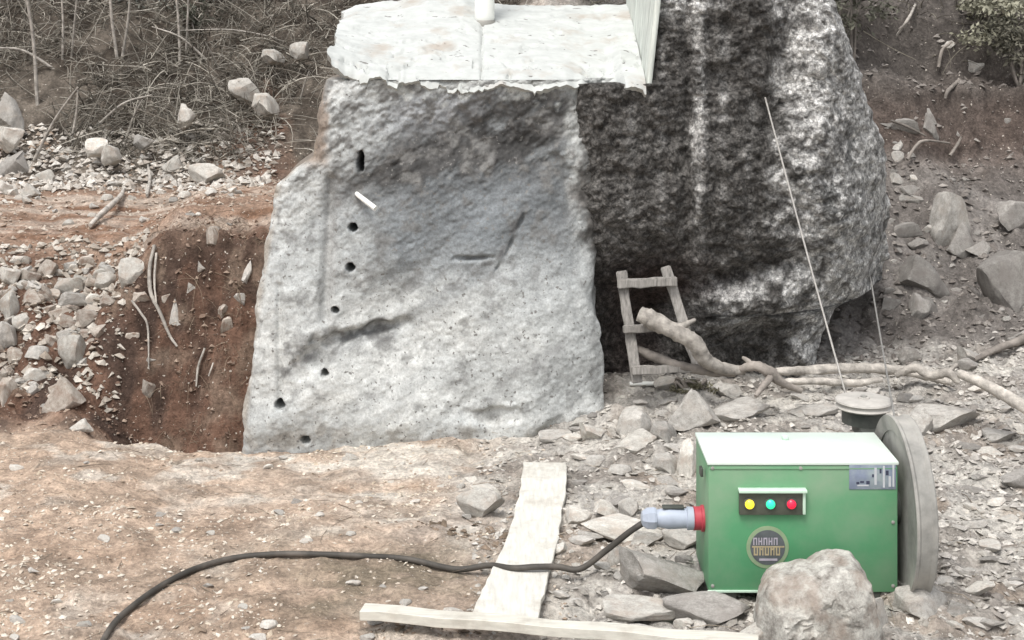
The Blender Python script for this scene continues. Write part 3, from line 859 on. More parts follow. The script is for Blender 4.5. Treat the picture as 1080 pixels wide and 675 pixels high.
# ------------------------------------------------------------------ wire saw machine
MX0, MX1, MY0, MY1, MZ0, MZ1 = 0.925, 1.818, 6.70, 7.15, 0.068, 0.680
MC = thing("wire_saw_machine", (1.37, 6.92, 0.0), "green metal wire saw machine with three lamps and a big wheel", "machine")
box("housing", MX0, MX1, MY0, MY1, MZ0, MZ1 - 0.012, M_GREEN, MC, 0.008)
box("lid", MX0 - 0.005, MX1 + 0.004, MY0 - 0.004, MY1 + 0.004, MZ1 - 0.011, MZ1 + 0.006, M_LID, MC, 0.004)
box("bottom_trim", MX0 - 0.004, MX0 + 0.30, MY0 - 0.008, MY0 - 0.001, MZ0 + 0.002, MZ0 + 0.014, M_EDGE, MC, 0.002)
box("knob", 1.335, 1.365, 7.02, 7.05, MZ1 + 0.006, MZ1 + 0.03, M_EDGE, MC, 0.006)
for xx in (1.02, 1.70):
    box("skid", xx - 0.04, xx + 0.04, MY0 + 0.01, MY1 + 0.05, -0.05, MZ0 - 0.001, M_STEEL_D, MC, 0.006)
for xx in (MX0 - 0.0125,):   # folded flange and latch on the left flank
    box("latch", xx - 0.014, xx, 6.78, 6.83, 0.585, 0.625, M_STEEL_D, MC, 0.003)
# bolts and a folded seam on the front sheet
for bx_, bz_ in ((0.945, 0.655), (0.945, 0.10), (1.795, 0.10), (1.795, 0.40), (1.36, 0.655)):
    obj("bolt", lathe_mesh("bolt", [(0.009, 0.001), (0.009, -0.004), (0.005, -0.006), (0.0, -0.006)], 'Y', (bx_, MY0, bz_), 6), M_STEEL, MC)
box("front_seam", MX0 + 0.006, MX1 - 0.006, MY0 - 0.0035, MY0 - 0.0002, MZ1 - 0.030, MZ1 - 0.024, M_GREEN, MC, 0.001)
# control panel
X_ = lambda x: (x - 540) * MY0 / F
Z_ = lambda y: CAM_H - y * MY0 / F
panel = box("control_panel", X_(779), X_(848), MY0 - 0.022, MY0 - 0.0005, Z_(541.5), Z_(516), M_PANEL, MC, 0.003)
box("visor", X_(778), X_(849.5), MY0 - 0.045, MY0 - 0.001, Z_(517), Z_(514), M_EDGE, panel, 0.002)
box("panel_edge", X_(845.5), X_(848.5), MY0 - 0.028, MY0 - 0.0225, Z_(540.5), Z_(518), M_EDGE, panel, 0.001)
for xx, mm, nm in ((789.5, M_LAMP_Y, "yellow"), (811.5, M_LAMP_G, "green"), (833.5, M_LAMP_R, "red")):
    c = (X_(xx), MY0 - 0.022, Z_(529.5))
    bez = obj("lamp_bezel", lathe_mesh("lamp_bezel", [(0.0, 0), (0.029, 0), (0.029, -0.005), (0.022, -0.007), (0.0, -0.007)], 'Y', c, 24), M_STEEL_D, panel)
    l = obj("indicator_lamp", lathe_mesh("indicator_lamp", [(0.0215, -0.0072), (0.0215, -0.013), (0.016, -0.020), (0.008, -0.0235), (0.0, -0.0245)], 'Y', c, 24), mm, panel)
    l["label"] = f"lit {nm} indicator lamp"
# round emblem: two rows of worn lettering, too small to read in the photograph
ec = (X_(809.5), MY0 - 0.0008, Z_(577))
em = obj("emblem", lathe_mesh("emblem", [(0, 0), (0.100, 0), (0.100, -0.002), (0.086, -0.003), (0.0, -0.003)], 'Y', ec, 40), M_EM_RING, MC)
obj("emblem_ground", lathe_mesh("emblem_ground", [(0.082, -0.0031), (0.082, -0.0045), (0.0, -0.0045)], 'Y', ec, 40), M_EM_DARK, em)
ey = MY0 - 0.0008 - 0.0047
def strokes(name, rects, mat, parent):
    bm = bmesh.new()
    for (x0, z0, x1, z1) in rects:
        vsx = [bm.verts.new((ec[0] + x, ey + dy, ec[2] + z)) for dy in (0, -0.0012) for x, z in ((x0, z0), (x1, z0), (x1, z1), (x0, z1))]
        for q in ((0, 1, 2, 3), (4, 5, 6, 7), (0, 1, 5, 4), (1, 2, 6, 5), (2, 3, 7, 6), (3, 0, 4, 7)):
            bm.faces.new([vsx[k] for k in q])
    bmesh.ops.recalc_face_normals(bm, faces=bm.faces[:])
    return obj(name, bm_mesh(name, bm), mat, parent)
rw = random.Random(3)
row1 = []
for k in range(5):
    x = -0.068 + k * 0.024
    row1 += [(x, 0.012, x + 0.005, 0.046), (x + 0.013, 0.012, x + 0.018, 0.046)]
    if k % 2 == 0: row1.append((x + 0.005, 0.040, x + 0.013, 0.046))
    else: row1.append((x + 0.005, 0.026, x + 0.013, 0.032))
strokes("upper_lettering", row1, M_EM_LILAC, em)
row2 = [(-0.074, 0.000, 0.078, 0.007)]
for k in range(5):
    x = -0.066 + k * 0.026
    row2 += [(x, -0.037, x + 0.007, 0.0), (x + 0.014, -0.037, x + 0.020, 0.0)]
    row2.append((x + 0.007, -0.012 if k % 2 else -0.037, x + 0.014, -0.004 if k % 2 else -0.030))
strokes("lower_lettering", row2, M_EM_TAN, em)
strokes("lower_bar", [(-0.04, -0.062, 0.045, -0.052)], M_EM_LILAC, em)
# name plate in the upper right corner, faded print
pl = box("name_plate", X_(895.5), X_(945), MY0 - 0.003, MY0 - 0.0004, Z_(516), Z_(489.5), M_PLATE, MC, 0.001)
def plate_marks(name, rects, mat):
    bm = bmesh.new()
    for (x0, y0, x1, y1) in rects:
        b2 = box_bm(X_(x0), X_(x1), MY0 - 0.0042, MY0 - 0.0032, Z_(y1), Z_(y0))
        me = bpy.data.meshes.new("t"); b2.to_mesh(me); b2.free(); bm.from_mesh(me); bpy.data.meshes.remove(me)
    obj(name, bm_mesh(name, bm), mat, pl)["kind"] = "stuff"
plate_marks("pale_print", [(922, 493, 924.5, 511), (931, 491, 933, 514), (937, 502, 939.5, 513), (904, 511, 916, 512.5), (941, 490, 943, 513)], M_MARK_L)
plate_marks("dark_print", [(903, 508, 906, 510.5), (907, 507, 911, 509), (913.5, 507, 917, 510.5), (919.5, 500, 921.5, 503), (927.5, 494, 929.5, 499), (934, 496, 937, 501)], M_MARK_D)
# socket on the left flank
SZ, SY = 0.360, 6.86
obj("socket", lathe_mesh("socket", [(0, 0), (0.062, 0), (0.062, -0.012), (0.055, -0.016), (0.055, -0.046), (0.058, -0.050), (0, -0.050)], 'X', (MX0 - 0.0005, SY, SZ), 28), M_RED, MC)
# driving wheel
WX, WY, WZ, WR = 1.893, 6.88, 0.415, 0.425
wheel_prof = [(WR - 0.075, -0.040), (WR - 0.004, -0.052), (WR, -0.047), (WR, -0.040), (WR - 0.010, -0.030), (WR - 0.012, 0.020), (WR - 0.002, 0.034), (WR, 0.040), (WR - 0.004, 0.046), (WR - 0.075, 0.036), (WR - 0.075, -0.040)]
wh = obj("drive_wheel", lathe_mesh("drive_wheel", wheel_prof, 'X', (WX, WY, WZ), 72, 30), M_STEEL, MC)
obj("web", lathe_mesh("web", [(0.0, -0.030), (WR - 0.074, -0.034), (WR - 0.074, 0.012), (0.0, 0.012)], 'X', (WX, WY, WZ), 48), M_STEEL, wh)
obj("hub", lathe_mesh("hub", [(0.0, -0.060), (0.075, -0.060), (0.085, -0.050), (0.085, 0.060), (0.075, 0.075), (0.0, 0.075)], 'X', (WX, WY, WZ), 28), M_STEEL_D, wh)
obj("axle", lathe_mesh("axle", [(0.0, -0.10), (0.035, -0.10), (0.035, -0.0601), (0.0, -0.0601)], 'X', (WX, WY, WZ), 18), M_STEEL_D, MC)
# guide pulley behind the housing on an arm
GP = P(911, 422, 7.52)
gp = obj("guide_pulley", lathe_mesh("guide_pulley", [(0.0, 0.018), (0.030, 0.018), (0.032, 0.010), (0.128, 0.010), (0.145, 0.004), (0.149, -0.004), (0.138, -0.014), (0.138, -0.022), (0.149, -0.032), (0.140, -0.040), (0.0, -0.040)], 'Z', GP, 48, 30), M_PULLEY, MC)
obj("pulley_hub", lathe_mesh("pulley_hub", [(0.0, -0.0405), (0.115, -0.0405), (0.115, -0.115), (0.0, -0.115)], 'Z', GP, 32), M_STEEL_D, gp)
obj("pulley_bolt", lathe_mesh("pulley_bolt", [(0.018, 0.0181), (0.018, 0.024), (0.010, 0.027), (0.0, 0.027)], 'Z', GP, 6), M_STEEL, gp)
box("pulley_arm", GP.x - 0.05, GP.x + 0.05, MY1 - 0.001, GP.y + 0.06, GP.z - 0.175, GP.z - 0.116, M_STEEL_D, MC, 0.006)
# ------------------------------------------------------------------ saw wire
sw = thing("saw_wire", P(902, 412, 7.5), "diamond saw wire running from the rock down to the machine wheels", "wire")
a, b = P(807, 103, 9.44), Vector((GP.x - 0.06, GP.y + 0.14, GP.z - 0.018))
def strand(a, b, sag, r, mat, label):
    pts = [a.lerp(b, t / 24) - Vector((0, 0, sag * math.sin(math.pi * t / 24))) for t in range(25)]
    o = obj("strand", bm_mesh("strand", tube_bm(pts, [r, r], 8), True), mat, sw)
    o["label"] = label
strand(a, b, 0.01, 0.0058, M_WIRE, "pale strand from the dark rock to the guide pulley")
a2, b2 = P(918, 292, 9.98), Vector((WX, WY + 0.16, WZ + math.sqrt((WR - 0.01) ** 2 - 0.16 ** 2)))
strand(a2, b2, 0.01, 0.0055, M_WIRE_D, "greyer strand from the rock shoulder to the big wheel")

# ------------------------------------------------------------------ timber on the ground
def plank_mesh(name, path, widths, th, wob=0.004, seed=0):
    """board following a line on the ground; path = centre points of its upper face"""
    n = len(path)
    bm = bmesh.new()
    rows = []
    rnd = random.Random(seed)
    for i, p in enumerate(path):
        t = (path[min(i + 1, n - 1)] - path[max(i - 1, 0)]).normalized()
        sdir = t.cross(Vector((0, 0, 1))).normalized()
        up = sdir.cross(t).normalized()
        w = np.interp(i / (n - 1), np.linspace(0, 1, len(widths)), widths) / 2
        wl, wr = w + rnd.uniform(-wob, wob), w + rnd.uniform(-wob, wob)
        rows.append([bm.verts.new(p - sdir * wl), bm.verts.new(p + sdir * wr), bm.verts.new(p + sdir * wr - up * th), bm.verts.new(p - sdir * wl - up * th)])
    for a_, b_ in zip(rows, rows[1:]):
        for k in range(4):
            bm.faces.new((a_[k], a_[(k + 1) % 4], b_[(k + 1) % 4], b_[k]))
    bm.faces.new(rows[0]); bm.faces.new(rows[-1][::-1])
    bmesh.ops.recalc_face_normals(bm, faces=bm.faces[:])
    be = [e for e in bm.edges if len(e.link_faces) == 2 and e.calc_face_angle(0) > 1.0]
    bmesh.ops.bevel(bm, geom=be, offset=0.003, segments=1, affect='EDGES')
    return bm_mesh(name, bm, True, 30)

def on_ground(x, y, up):
    p = hit(x, y)
    return Vector((p.x, p.y, p.z + up))
pa = [on_ground(575, 497, .050), on_ground(573, 520, .052), on_ground(568, 550, .05), on_ground(560, 583, .048), on_ground(549, 612, .045), on_ground(541, 634, .05), on_ground(531, 664, .045)]
pa = catmull(pa, 4)
zz = np.convolve([p.z for p in pa], np.ones(7) / 7, 'same')
for i, p in enumerate(pa):
    if 3 <= i < len(pa) - 3: p.z = max(zz[i], 0.02)
tag(obj("plank", plank_mesh("plank", pa, [0.255, 0.262, 0.255, 0.27, 0.285, 0.29, 0.30], 0.028, 0.005, 1), M_PLANK),
    "broad pale plank lying lengthwise on the ground, crossed by the black cable", "plank")
pb0, pb1 = P(382, 640, 6.44), P(800, 674, 6.12)
pb = [pb0.lerp(pb1, t / 20) for t in range(21)]
for i, p in enumerate(pb):
    p.z = pb0.z + (pb1.z - pb0.z) * i / 20 + 0.004 * math.sin(i * 1.1)
tag(obj("batten", plank_mesh("batten", pb, [0.085, 0.08, 0.085], 0.045, 0.003, 2), M_PLANK2),
    "long narrow pale batten across the bottom, butting the broad plank", "batten")
BAT_Z = pb0.z

# ------------------------------------------------------------------ power cable with plug
PC = thing("power_cable", (0.66, SY, 0.0), "thick black power cable with blue-grey plug snaking over the ground", "cable")
gpt = lambda x, y, up=0.016: on_ground(x, y, up)
cpts = [Vector((0.655, SY, SZ - 0.008)), P(664, 561, 6.86), P(640, 580, 6.90), P(612, 600, 6.92), on_ground(588, 612, .062)]
cpts += [on_ground(565, 616, .078), on_ground(540, 617, .08), on_ground(515, 612, .07), gpt(480, 604), gpt(430, 594), gpt(380, 590), gpt(330, 588), gpt(290, 588), gpt(245, 593), gpt(205, 604), gpt(170, 622), gpt(140, 643), gpt(118, 665), gpt(100, 700), gpt(80, 760)]
cp = catmull(cpts, 7)
obj("flex", bm_mesh("flex", tube_bm(cp, [0.0150, 0.0150], 10), True), M_CABLE, PC)
PX1 = MX0 - 0.051
plug = obj("plug", lathe_mesh("plug", [(0, 0.0), (0.053, 0.0), (0.054, -0.030), (0.046, -0.034), (0.050, -0.120), (0.044, -0.150), (0.040, -0.178), (0.0, -0.178)], 'X', (PX1, SY, SZ), 28), M_PLUG, PC)
obj("gland_nut", lathe_mesh("gland_nut", [(0, -0.179), (0.050, -0.179), (0.054, -0.190), (0.052, -0.222), (0.036, -0.246), (0.020, -0.252), (0.0, -0.252)], 'X', (PX1, SY, SZ), 8, 20), M_PLUG, plug)
box("plug_clip", PX1 - 0.15, PX1 - 0.045, SY - 0.02, SY + 0.02, SZ + 0.0505, SZ + 0.061, M_STEEL_D, plug, 0.004)

# ------------------------------------------------------------------ white pipe on the ledge, white rod in a hole
wp = P(511, 23, 10.55)
wpipe = thing("white_pipe", wp, "short thick white pipe standing on the sawn ledge", "pipe")
obj("tube", lathe_mesh("tube", [(0.0, 0.012), (0.070, 0.012), (0.076, 0.03), (0.074, 0.075), (0.073, 0.9), (0.0, 0.9)], 'Z', wp, 28), M_WHITE, wpipe)
obj("foot_rim", lathe_mesh("foot_rim", [(0.0, -0.05), (0.072, -0.05), (0.080, -0.03), (0.082, 0.0), (0.0765, 0.012), (0.0, 0.0118)], 'Z', wp, 28), M_STEEL, wpipe)
rod = tube_bm([P(374, 202, 9.42), P(378, 206, 9.25), P(396, 220, 9.16)], [0.013, 0.016, 0.018], 10)
tag(obj("white_rod", bm_mesh("white_rod", rod, True, 40), M_WHITE), "thin white rod sticking out of the granite block's left side", "rod")

# ------------------------------------------------------------------ ladder
def beam(name, a, b, w, t, mat, parent, seed=0, label=None):
    d = (b - a).normalized()
    sdir = d.cross(Vector((0, 1, 0))).normalized()
    n = sdir.cross(d).normalized()
    rnd = random.Random(seed)
    bm = bmesh.new()
    rows = []
    K = 9
    for i in range(K):
        p = a.lerp(b, i / (K - 1)) + sdir * rnd.uniform(-.004, .004)
        ww = w / 2 * rnd.uniform(0.9, 1.08)
        rows.append([bm.verts.new(p + sdir * sx * ww + n * sy * t / 2) for sx, sy in ((-1, -1), (1, -1), (1, 1), (-1, 1))])
    for r0, r1 in zip(rows, rows[1:]):
        for k in range(4):
            bm.faces.new((r0[k], r0[(k + 1) % 4], r1[(k + 1) % 4], r1[k]))
    bm.faces.new(rows[0][::-1]); bm.faces.new(rows[-1])
    bmesh.ops.recalc_face_normals(bm, faces=bm.faces[:])
    be = [e for e in bm.edges if e.calc_face_angle(0) > 1.0]
    bmesh.ops.bevel(bm, geom=be, offset=0.006, segments=2, affect='EDGES')
    return obj(name, bm_mesh(name, bm, True, 40), mat, parent)
LD = thing("ladder", P(695, 400, 9.45), "rough wooden ladder leaning in the dark hollow of the rock", "ladder")
beam("rail", P(672, 404, 9.32), P(655, 286, 9.52), 0.070, 0.06, M_WOOD_OLD, LD, 1)
beam("rail", P(737, 392, 9.36), P(702, 281, 9.54), 0.068, 0.06, M_WOOD_OLD, LD, 2)
beam("rung", P(651, 299, 9.44), P(714, 297, 9.44), 0.058, 0.05, M_WOOD_OLD, LD, 3)
beam("rung", P(657, 347, 9.36), P(727, 344, 9.38), 0.050, 0.05, M_WOOD_OLD, LD, 4)
beam("rung", P(666, 391, 9.29), P(738, 388, 9.30), 0.050, 0.05, M_WOOD_OLD, LD, 5)

# ------------------------------------------------------------------ branches, logs and sticks
def branch(pts, radii, mat, label, name="branch", group=None, sides=9, rough=0.14, seed=0, n=7, cat="branch", forks=()):
    path = catmull([Vector(p) for p in pts], n)
    bm = tube_bm(path, radii, sides, rough, seed)
    for fpts, fr in forks:
        tube_bm(catmull([Vector(p) for p in fpts], 5), fr, sides, rough, seed + 1, bm)
    o = obj(name, bm_mesh(name, bm, True, 60), mat)
    return tag(o, label, cat, group)

branch([P(675, 331, 9.28), P(690, 338, 9.24), P(712, 350, 9.2), P(733, 362, 9.18), P(743, 378, 9.2), P(760, 388, 9.26), P(785, 391, 9.3)],
       [.050, .062, .052, .055, .050, .040, .030], M_BRANCH, "thick crooked pale branch lying through the ladder", seed=3, sides=12,
       forks=[([P(712, 348, 9.2), P(722, 343, 9.22), P(733, 337, 9.26)], [.03, .022, .012])])
branch([P(672, 368, 9.42), P(690, 376, 9.36), P(715, 385, 9.30), P(750, 392, 9.30), P(775, 394, 9.34)], [.028, .034, .03, .03, .02], M_BRANCH_D, "dark straight stick under the crooked branch at the ladder foot", seed=4)
branch([P(775, 392, 9.3), P(795, 386, 9.24), P(812, 392, 9.2), P(822, 402, 9.2), P(845, 412, 9.25)], [.022, .032, .036, .03, .018], M_BRANCH_D, "dark forked root stump end between ladder and logs", seed=5,
       forks=[([P(815, 396, 9.2), P(805, 407, 9.12), P(797, 418, 9.05)], [.028, .022, .014]), ([P(795, 387, 9.24), P(788, 380, 9.28), P(783, 377, 9.3)], [.02, .016, .01])])
branch([P(818, 392, 9.5), P(860, 390, 9.6), P(905, 388, 9.7), P(950, 391, 9.75), P(985, 398, 9.7), P(1005, 404, 9.6)], [.026, .032, .034, .034, .032, .02], M_BRANCH, "upper long thin log lying along the foot of the dark rock", seed=6, name="log", cat="log")
branch([P(820, 403, 9.2), P(860, 402, 9.3), P(900, 404, 9.35), P(930, 400, 9.4)], [.02, .024, .026, .016], M_BRANCH, "lower short log just in front of the upper long log", seed=7, name="log", cat="log")
branch([P(945, 396, 9.45), P(965, 388, 9.4), P(982, 396, 9.35), P(1000, 393, 9.3), P(1012, 404, 9.25)], [.02, .03, .03, .032, .018], M_BRANCH, "knotty pale bent stick right of the guide pulley", seed=8,
       forks=[([P(1000, 393, 9.3), P(1006, 387, 9.3), P(1010, 384, 9.3)], [.02, .016, .01])])
branch([P(1012, 394, 9.1), P(1040, 406, 8.95), P(1065, 420, 8.8), P(1100, 440, 8.6)], [.030, .036, .040, .042], M_BRANCH, "pale straight pole sloping out of the right edge", seed=9, rough=.06, name="pole", cat="pole")
branch([hit(1028, 387) + Vector((0, 0, .05)), hit(1052, 376) + Vector((0, 0, .05)), hit(1078, 366) + Vector((0, 0, .05)), hit(1105, 356) + Vector((0, 0, .06))], [.014, .026, .03, .03], M_BRANCH_D, "dark log half buried in the right slope", seed=10, name="log", cat="log")
branch([on_ground(664, 408, .02), on_ground(690, 410, .03)], [.014, .016], M_WHITE, "short white stick on the rubble at the ladder foot", seed=11, name="stick", cat="stick", rough=.05)
branch([hit(95, 243) + Vector((0, 0, .04)), hit(110, 232) + Vector((0, 0, .07)), hit(126, 216) + Vector((0, 0, .06)), hit(131, 205) + Vector((0, 0, .05))], [.018, .026, .022, .012], M_BRANCH, "pale broken root lying on the red terrace", seed=12)
branch([hit(155, 210) + Vector((0, 0, .03)), hit(158, 196) + Vector((0, 0, .06)), hit(156, 188) + Vector((0, 0, .12))], [.014, .016, .01], M_BRANCH, "small upright forked twig on the terrace edge", seed=13)
# roots hanging down the cut bank
for i, (pl_, r_, lb) in enumerate([
    ([(164, 262), (159, 285), (160, 310), (170, 335), (180, 355), (188, 370)], [.013, .015, .012, .008], "long pale root hanging down the red bank face"),
    ([(166, 270), (164, 300), (166, 322)], [.010, .008, .006], "short root beside the long root on the red bank"),
    ([(140, 318), (150, 335), (157, 350), (158, 390)], [.008, .009, .008, .005], "thin root trailing from the rubble down the red bank"),
    ([(217, 370), (210, 390), (208, 410)], [.008, .009, .006], "thin pale root low in the dark corner beside the block"),
    ([(226, 385), (221, 400)], [.006, .005], "tiny root stub low in the dark corner beside the block")]):
    branch([hit(x, y) + Vector((0, -0.03, .01)) for x, y in pl_], r_, M_BRANCH, lb, name="root", cat="root", seed=20 + i, rough=.1)

# saplings and leaning sticks on the brush slope
def up_stick(base, tip, r, lb, seed, mid=(0, 0), dd=-0.15, group=None):
    p0 = hit(*base)
    q = P(tip[0], tip[1], p0.y + dd)
    m = p0.lerp(q, .5) + Vector((mid[0], 0, mid[1]))
    branch([p0 - Vector((0, 0, .05)), m, q], [r, r * .8, r * .45], M_BRANCH, lb, seed=seed, rough=.08, sides=7, group=group, name="sapling" if group else "stick", cat="sapling" if group else "stick")
for i, (bs, tp, r, lb, md) in enumerate([
    ((40, 110), (20, -40), .020, "pale bare sapling stem at the far left of the brush slope", (.04, 0)),
    ((34, 168), (82, 92), .016, "pale stick leaning right among the left brush", (0, .03)),
    ((74, 150), (82, 95), .014, "upright stick crossing the leaning one in the left brush", (.02, 0)),
    ((124, 60), (116, -40), .018, "bare stem left of the dark gap at the top", (-.03, 0)),
    ((128, 62), (136, -40), .016, "bare stem right of the dark gap at the top", (.04, 0)),
    ((190, 70), (182, -30), .016, "bare stem rising behind the middle of the brush", (.02, 0)),
    ((222, 62), (160, 28), .013, "long thin twig slanting up left over the brush", (0, .05)),
    ((196, 60), (200, -30), .013, "thin bare stem next to the middle stem of the brush", (0, 0)),
    ((130, 150), (150, 105), .012, "short twig leaning right above the white stones", (0, .02)),
    ((100, 130), (160, 100), .014, "low twig lying across the centre of the brush", (0, .05)),
    ((316, 105), (326, 75), .012, "short stub beside the block's brown upper flank", (0, 0)),
    ((232, 72), (216, 44), .011, "short slanting twig above the double stone", (0, 0)),
    ((60, 70), (-10, 50), .016, "pale branch reaching out of the left edge", (0, .06)),
    ((66, 62), (62, -30), .014, "slim stem near the upper left corner", (.02, 0)),
    ((75, 60), (84, -30), .012, "slim leaning stem near the upper left corner", (.0, 0)),
    ((302, 38), (190, 32), .008, "thin horizontal twig above the white slope stones", (0, .03)),
]):
    up_stick(bs, tp, r, lb, 40 + i, md, group="bare stems and sticks on the brush slope" )
# thin curved root and stem on the right slope
branch([hit(962, 5) + Vector((0, -.1, 0)), P(958, 20, hit(945, 40).y - .15), hit(943, 42) + Vector((0, -.08, .02))], [.012, .014, .010], M_BRANCH, "thin pale twig hanging at the top of the right slope", seed=71, name="twig", cat="twig")
for i, (pp, r, lb) in enumerate([
    ([(1010, 88), (998, 100), (995, 112)], .018, "short root stump below the white flat stone on the right slope"),
    ([(955, 172), (965, 160), (975, 153), (1000, 156)], .014, "bent root like a hook in the middle of the right slope"),
    ([(1000, 170), (1008, 160), (1012, 152)], .014, "small slanting root beside the hooked root"),
    ([(988, 75), (992, 60), (1002, 52)], .016, "root curling under the white flat stone"),
    ([(938, 132), (955, 138), (975, 148)], .012, "thin root running left from the round slope stone")]):
    branch([hit(x, y) + Vector((0, -.05, .03)) for x, y in pp], [r, r, r * .6], M_BRANCH_D, lb, seed=80 + i, name="root", cat="root")

# ------------------------------------------------------------------ stones with a place of their own
for bx_, mat, lb in [
    ((484, 519, 535, 548), M_PALE, "whitish loose stone on the floor left of the plank's upper end"),
    ((496, 512, 530, 526), M_PALE, "small flat stone tucked behind the whitish loose stone"),
    ((470, 449, 503, 463), M_PALE, "smooth pale stone at the middle of the block's foot"),
    ((74, 443, 97, 456), M_PALE, "small white stone alone at the foot of the red bank"),
    ((612, 446, 638, 466), M_PALE, "pale stone at the right lower corner of the block"),
    ((646, 434, 686, 462), M_ROCK, "rounded grey stone in the rubble below the ladder"),
    ((682, 441, 716, 467), M_ROCK, "rounded stone right of its twin below the ladder"),
    ((646, 457, 700, 476), M_PALE, "flat pale stone in front of the two rounded stones"),
    ((684, 474, 720, 500), M_ROCK, "square-edged stone behind the machine's left corner"),
    ((712, 468, 736, 506), M_PALE, "pale upright slab against the machine's back left corner"),
    ((704, 414, 760, 456), M_ROCK, "big angular boulder standing between ladder and machine"),
    ((742, 424, 822, 441), M_ROCK, "long thin flat slab behind the machine"),
    ((838, 430, 884, 442), M_ROCK, "thin dark-edged slab left of the guide pulley"),
    ((624, 529, 653, 547), M_PALE, "light cobble right of the plank, left of the square cobble"),
    ((653, 528, 676, 551), M_ROCK, "square cobble just behind the plug"),
    ((590, 534, 624, 554), M_PALE, "light stone touching the plank's right edge"),
    ((614, 551, 704, 574), M_PALE, "broad flat pale slab under the plug"),
    ((638, 572, 670, 598), M_PALE, "pale stone below the cable and plug"),
    ((700, 560, 745, 582), M_ROCK, "low stone under the red socket"),
    ((655, 586, 748, 632), M_ROCK, "wide low grey slab left of the machine's bottom"),
    ((704, 632, 800, 664), M_DUSTY, "flat dark grey slab under the machine's left end"),
    ((618, 638, 712, 662), M_PALE, "flat light slab behind the batten right of the plank"),
    ((776, 659, 820, 684), M_PALE, "smooth egg-like pale cobble at the boulder's left foot"),
    ((912, 622, 940, 668), M_ROCK, "narrow stone wedged at the boulder's right side"),
    ((938, 616, 1000, 652), M_ROCK, "brownish stone chocking the big wheel's foot"),
    ((972, 424, 1038, 452), M_ROCK, "large flat-topped stone right of the big wheel's top"),
    ((950, 432, 990, 462), M_ROCK, "rounded stone just behind the big wheel"),
    ((1056, 494, 1092, 518), M_DUSTY, "dark rounded stone at the right edge beyond the wheel"),
    ((1040, 452, 1078, 466), M_ROCK, "small brown stone by the right edge above the dark one"),
    ((560, 456, 602, 470), M_ROCK, "low stone at the foot of the block near its right corner"),
    ((690, 395, 735, 412), M_ROCK, "low stone right under the ladder's right rail"),
    ((755, 404, 790, 420), M_ROCK, "stone beneath the root stump end"),
    # brush slope
    ((238, 84, 274, 106), M_PALE, "upper left stone of the double boulder on the brush slope"),
    ((262, 92, 292, 118), M_PALE, "lower right stone of the double boulder on the brush slope"),
    ((182, 108, 204, 134), M_PALE, "dull pale stone alone amid the brush slope"),
    ((272, 48, 298, 64), M_PALE, "white stone left of its twin near the block's top left"),
    ((306, 45, 330, 63), M_PALE, "white rounded stone nearest the block's top left corner"),
    ((84, 147, 112, 167), M_PALE, "white angular stone, left of the pair below the brush"),
    ((107, 153, 128, 173), M_PALE, "white angular stone, right of the pair below the brush"),
    ((-12, 100, 22, 137), M_ROCK, "big grey boulder cut by the left edge"),
    ((-8, 131, 24, 156), M_PALE, "pale rock below the grey boulder at the left edge"),
    ((-10, 158, 34, 190), M_DUSTY, "dark lumpy rock at the left edge below the pale one"),
    ((36, 178, 58, 196), M_PALE, "white stone right of the dark lumpy rock"),
    ((18, 194, 40, 210), M_PALE, "small white stone at the terrace's left end"),
    ((-6, 190, 12, 206), M_PALE, "small white stone cut by the left edge at the terrace"),
    ((170, 164, 196, 184), M_PALE, "pale stone at the middle of the brush's lower fringe"),
    ((198, 174, 238, 196), M_PALE, "flat pale stone heap at the brush fringe, right part"),
    ((138, 142, 160, 156), M_ROCK, "small grey stone right of the white pair"),
    # right slope
    ((984, 204, 1028, 262), M_ROCK, "tall pale outcrop stone in the middle of the right slope"),
    ((1036, 262, 1096, 328), M_DUSTY, "big layered boulder at the right edge"),
    ((968, 120, 992, 146), M_DUSTY, "round dusty stone high on the right slope"),
    ((988, 42, 1012, 51), M_PALE, "flat white stone at the top of the right slope"),
    ((1016, 60, 1038, 82), M_ROCK, "pale broken stone right of the flat white stone"),
    ((938, 160, 954, 175), M_ROCK, "small cube-like stone beside the dark rock's shoulder"),
    ((937, 182, 956, 197), M_ROCK, "small stone under the cube-like one"),
    ((956, 185, 974, 193), M_PALE, "small bright sliver of stone on the right slope"),
    ((944, 204, 984, 214), M_ROCK, "thin flat stone ledge beside the dark rock"),
    ((946, 272, 1002, 312), M_DUSTY, "smooth dusty hump of rock right of the second wire strand"),
    ((956, 308, 982, 338), M_DUSTY, "small dusty knob under the smooth hump"),
    ((1050, 214, 1092, 246), M_DUSTY, "dull rock above the layered boulder"),
    ((1012, 366, 1038, 388), M_ROCK, "grey stone at the foot of the right slope"),
    ((1000, 235, 1035, 275), M_DUSTY, "shadowed rock leaning on the tall pale outcrop"),
    ((950, 366, 975, 384), M_DUSTY, "low dusty stone behind the logs"),
]:
    o_ = place_rock(*bx_, mat, lb)
    if bx_[0] < 340 and bx_[3] < 180:      # stand clear of the brush that grows round them
        o_.location = Vector(o_.location).lerp(Vector((0, 0, CAM_H)), 0.022)

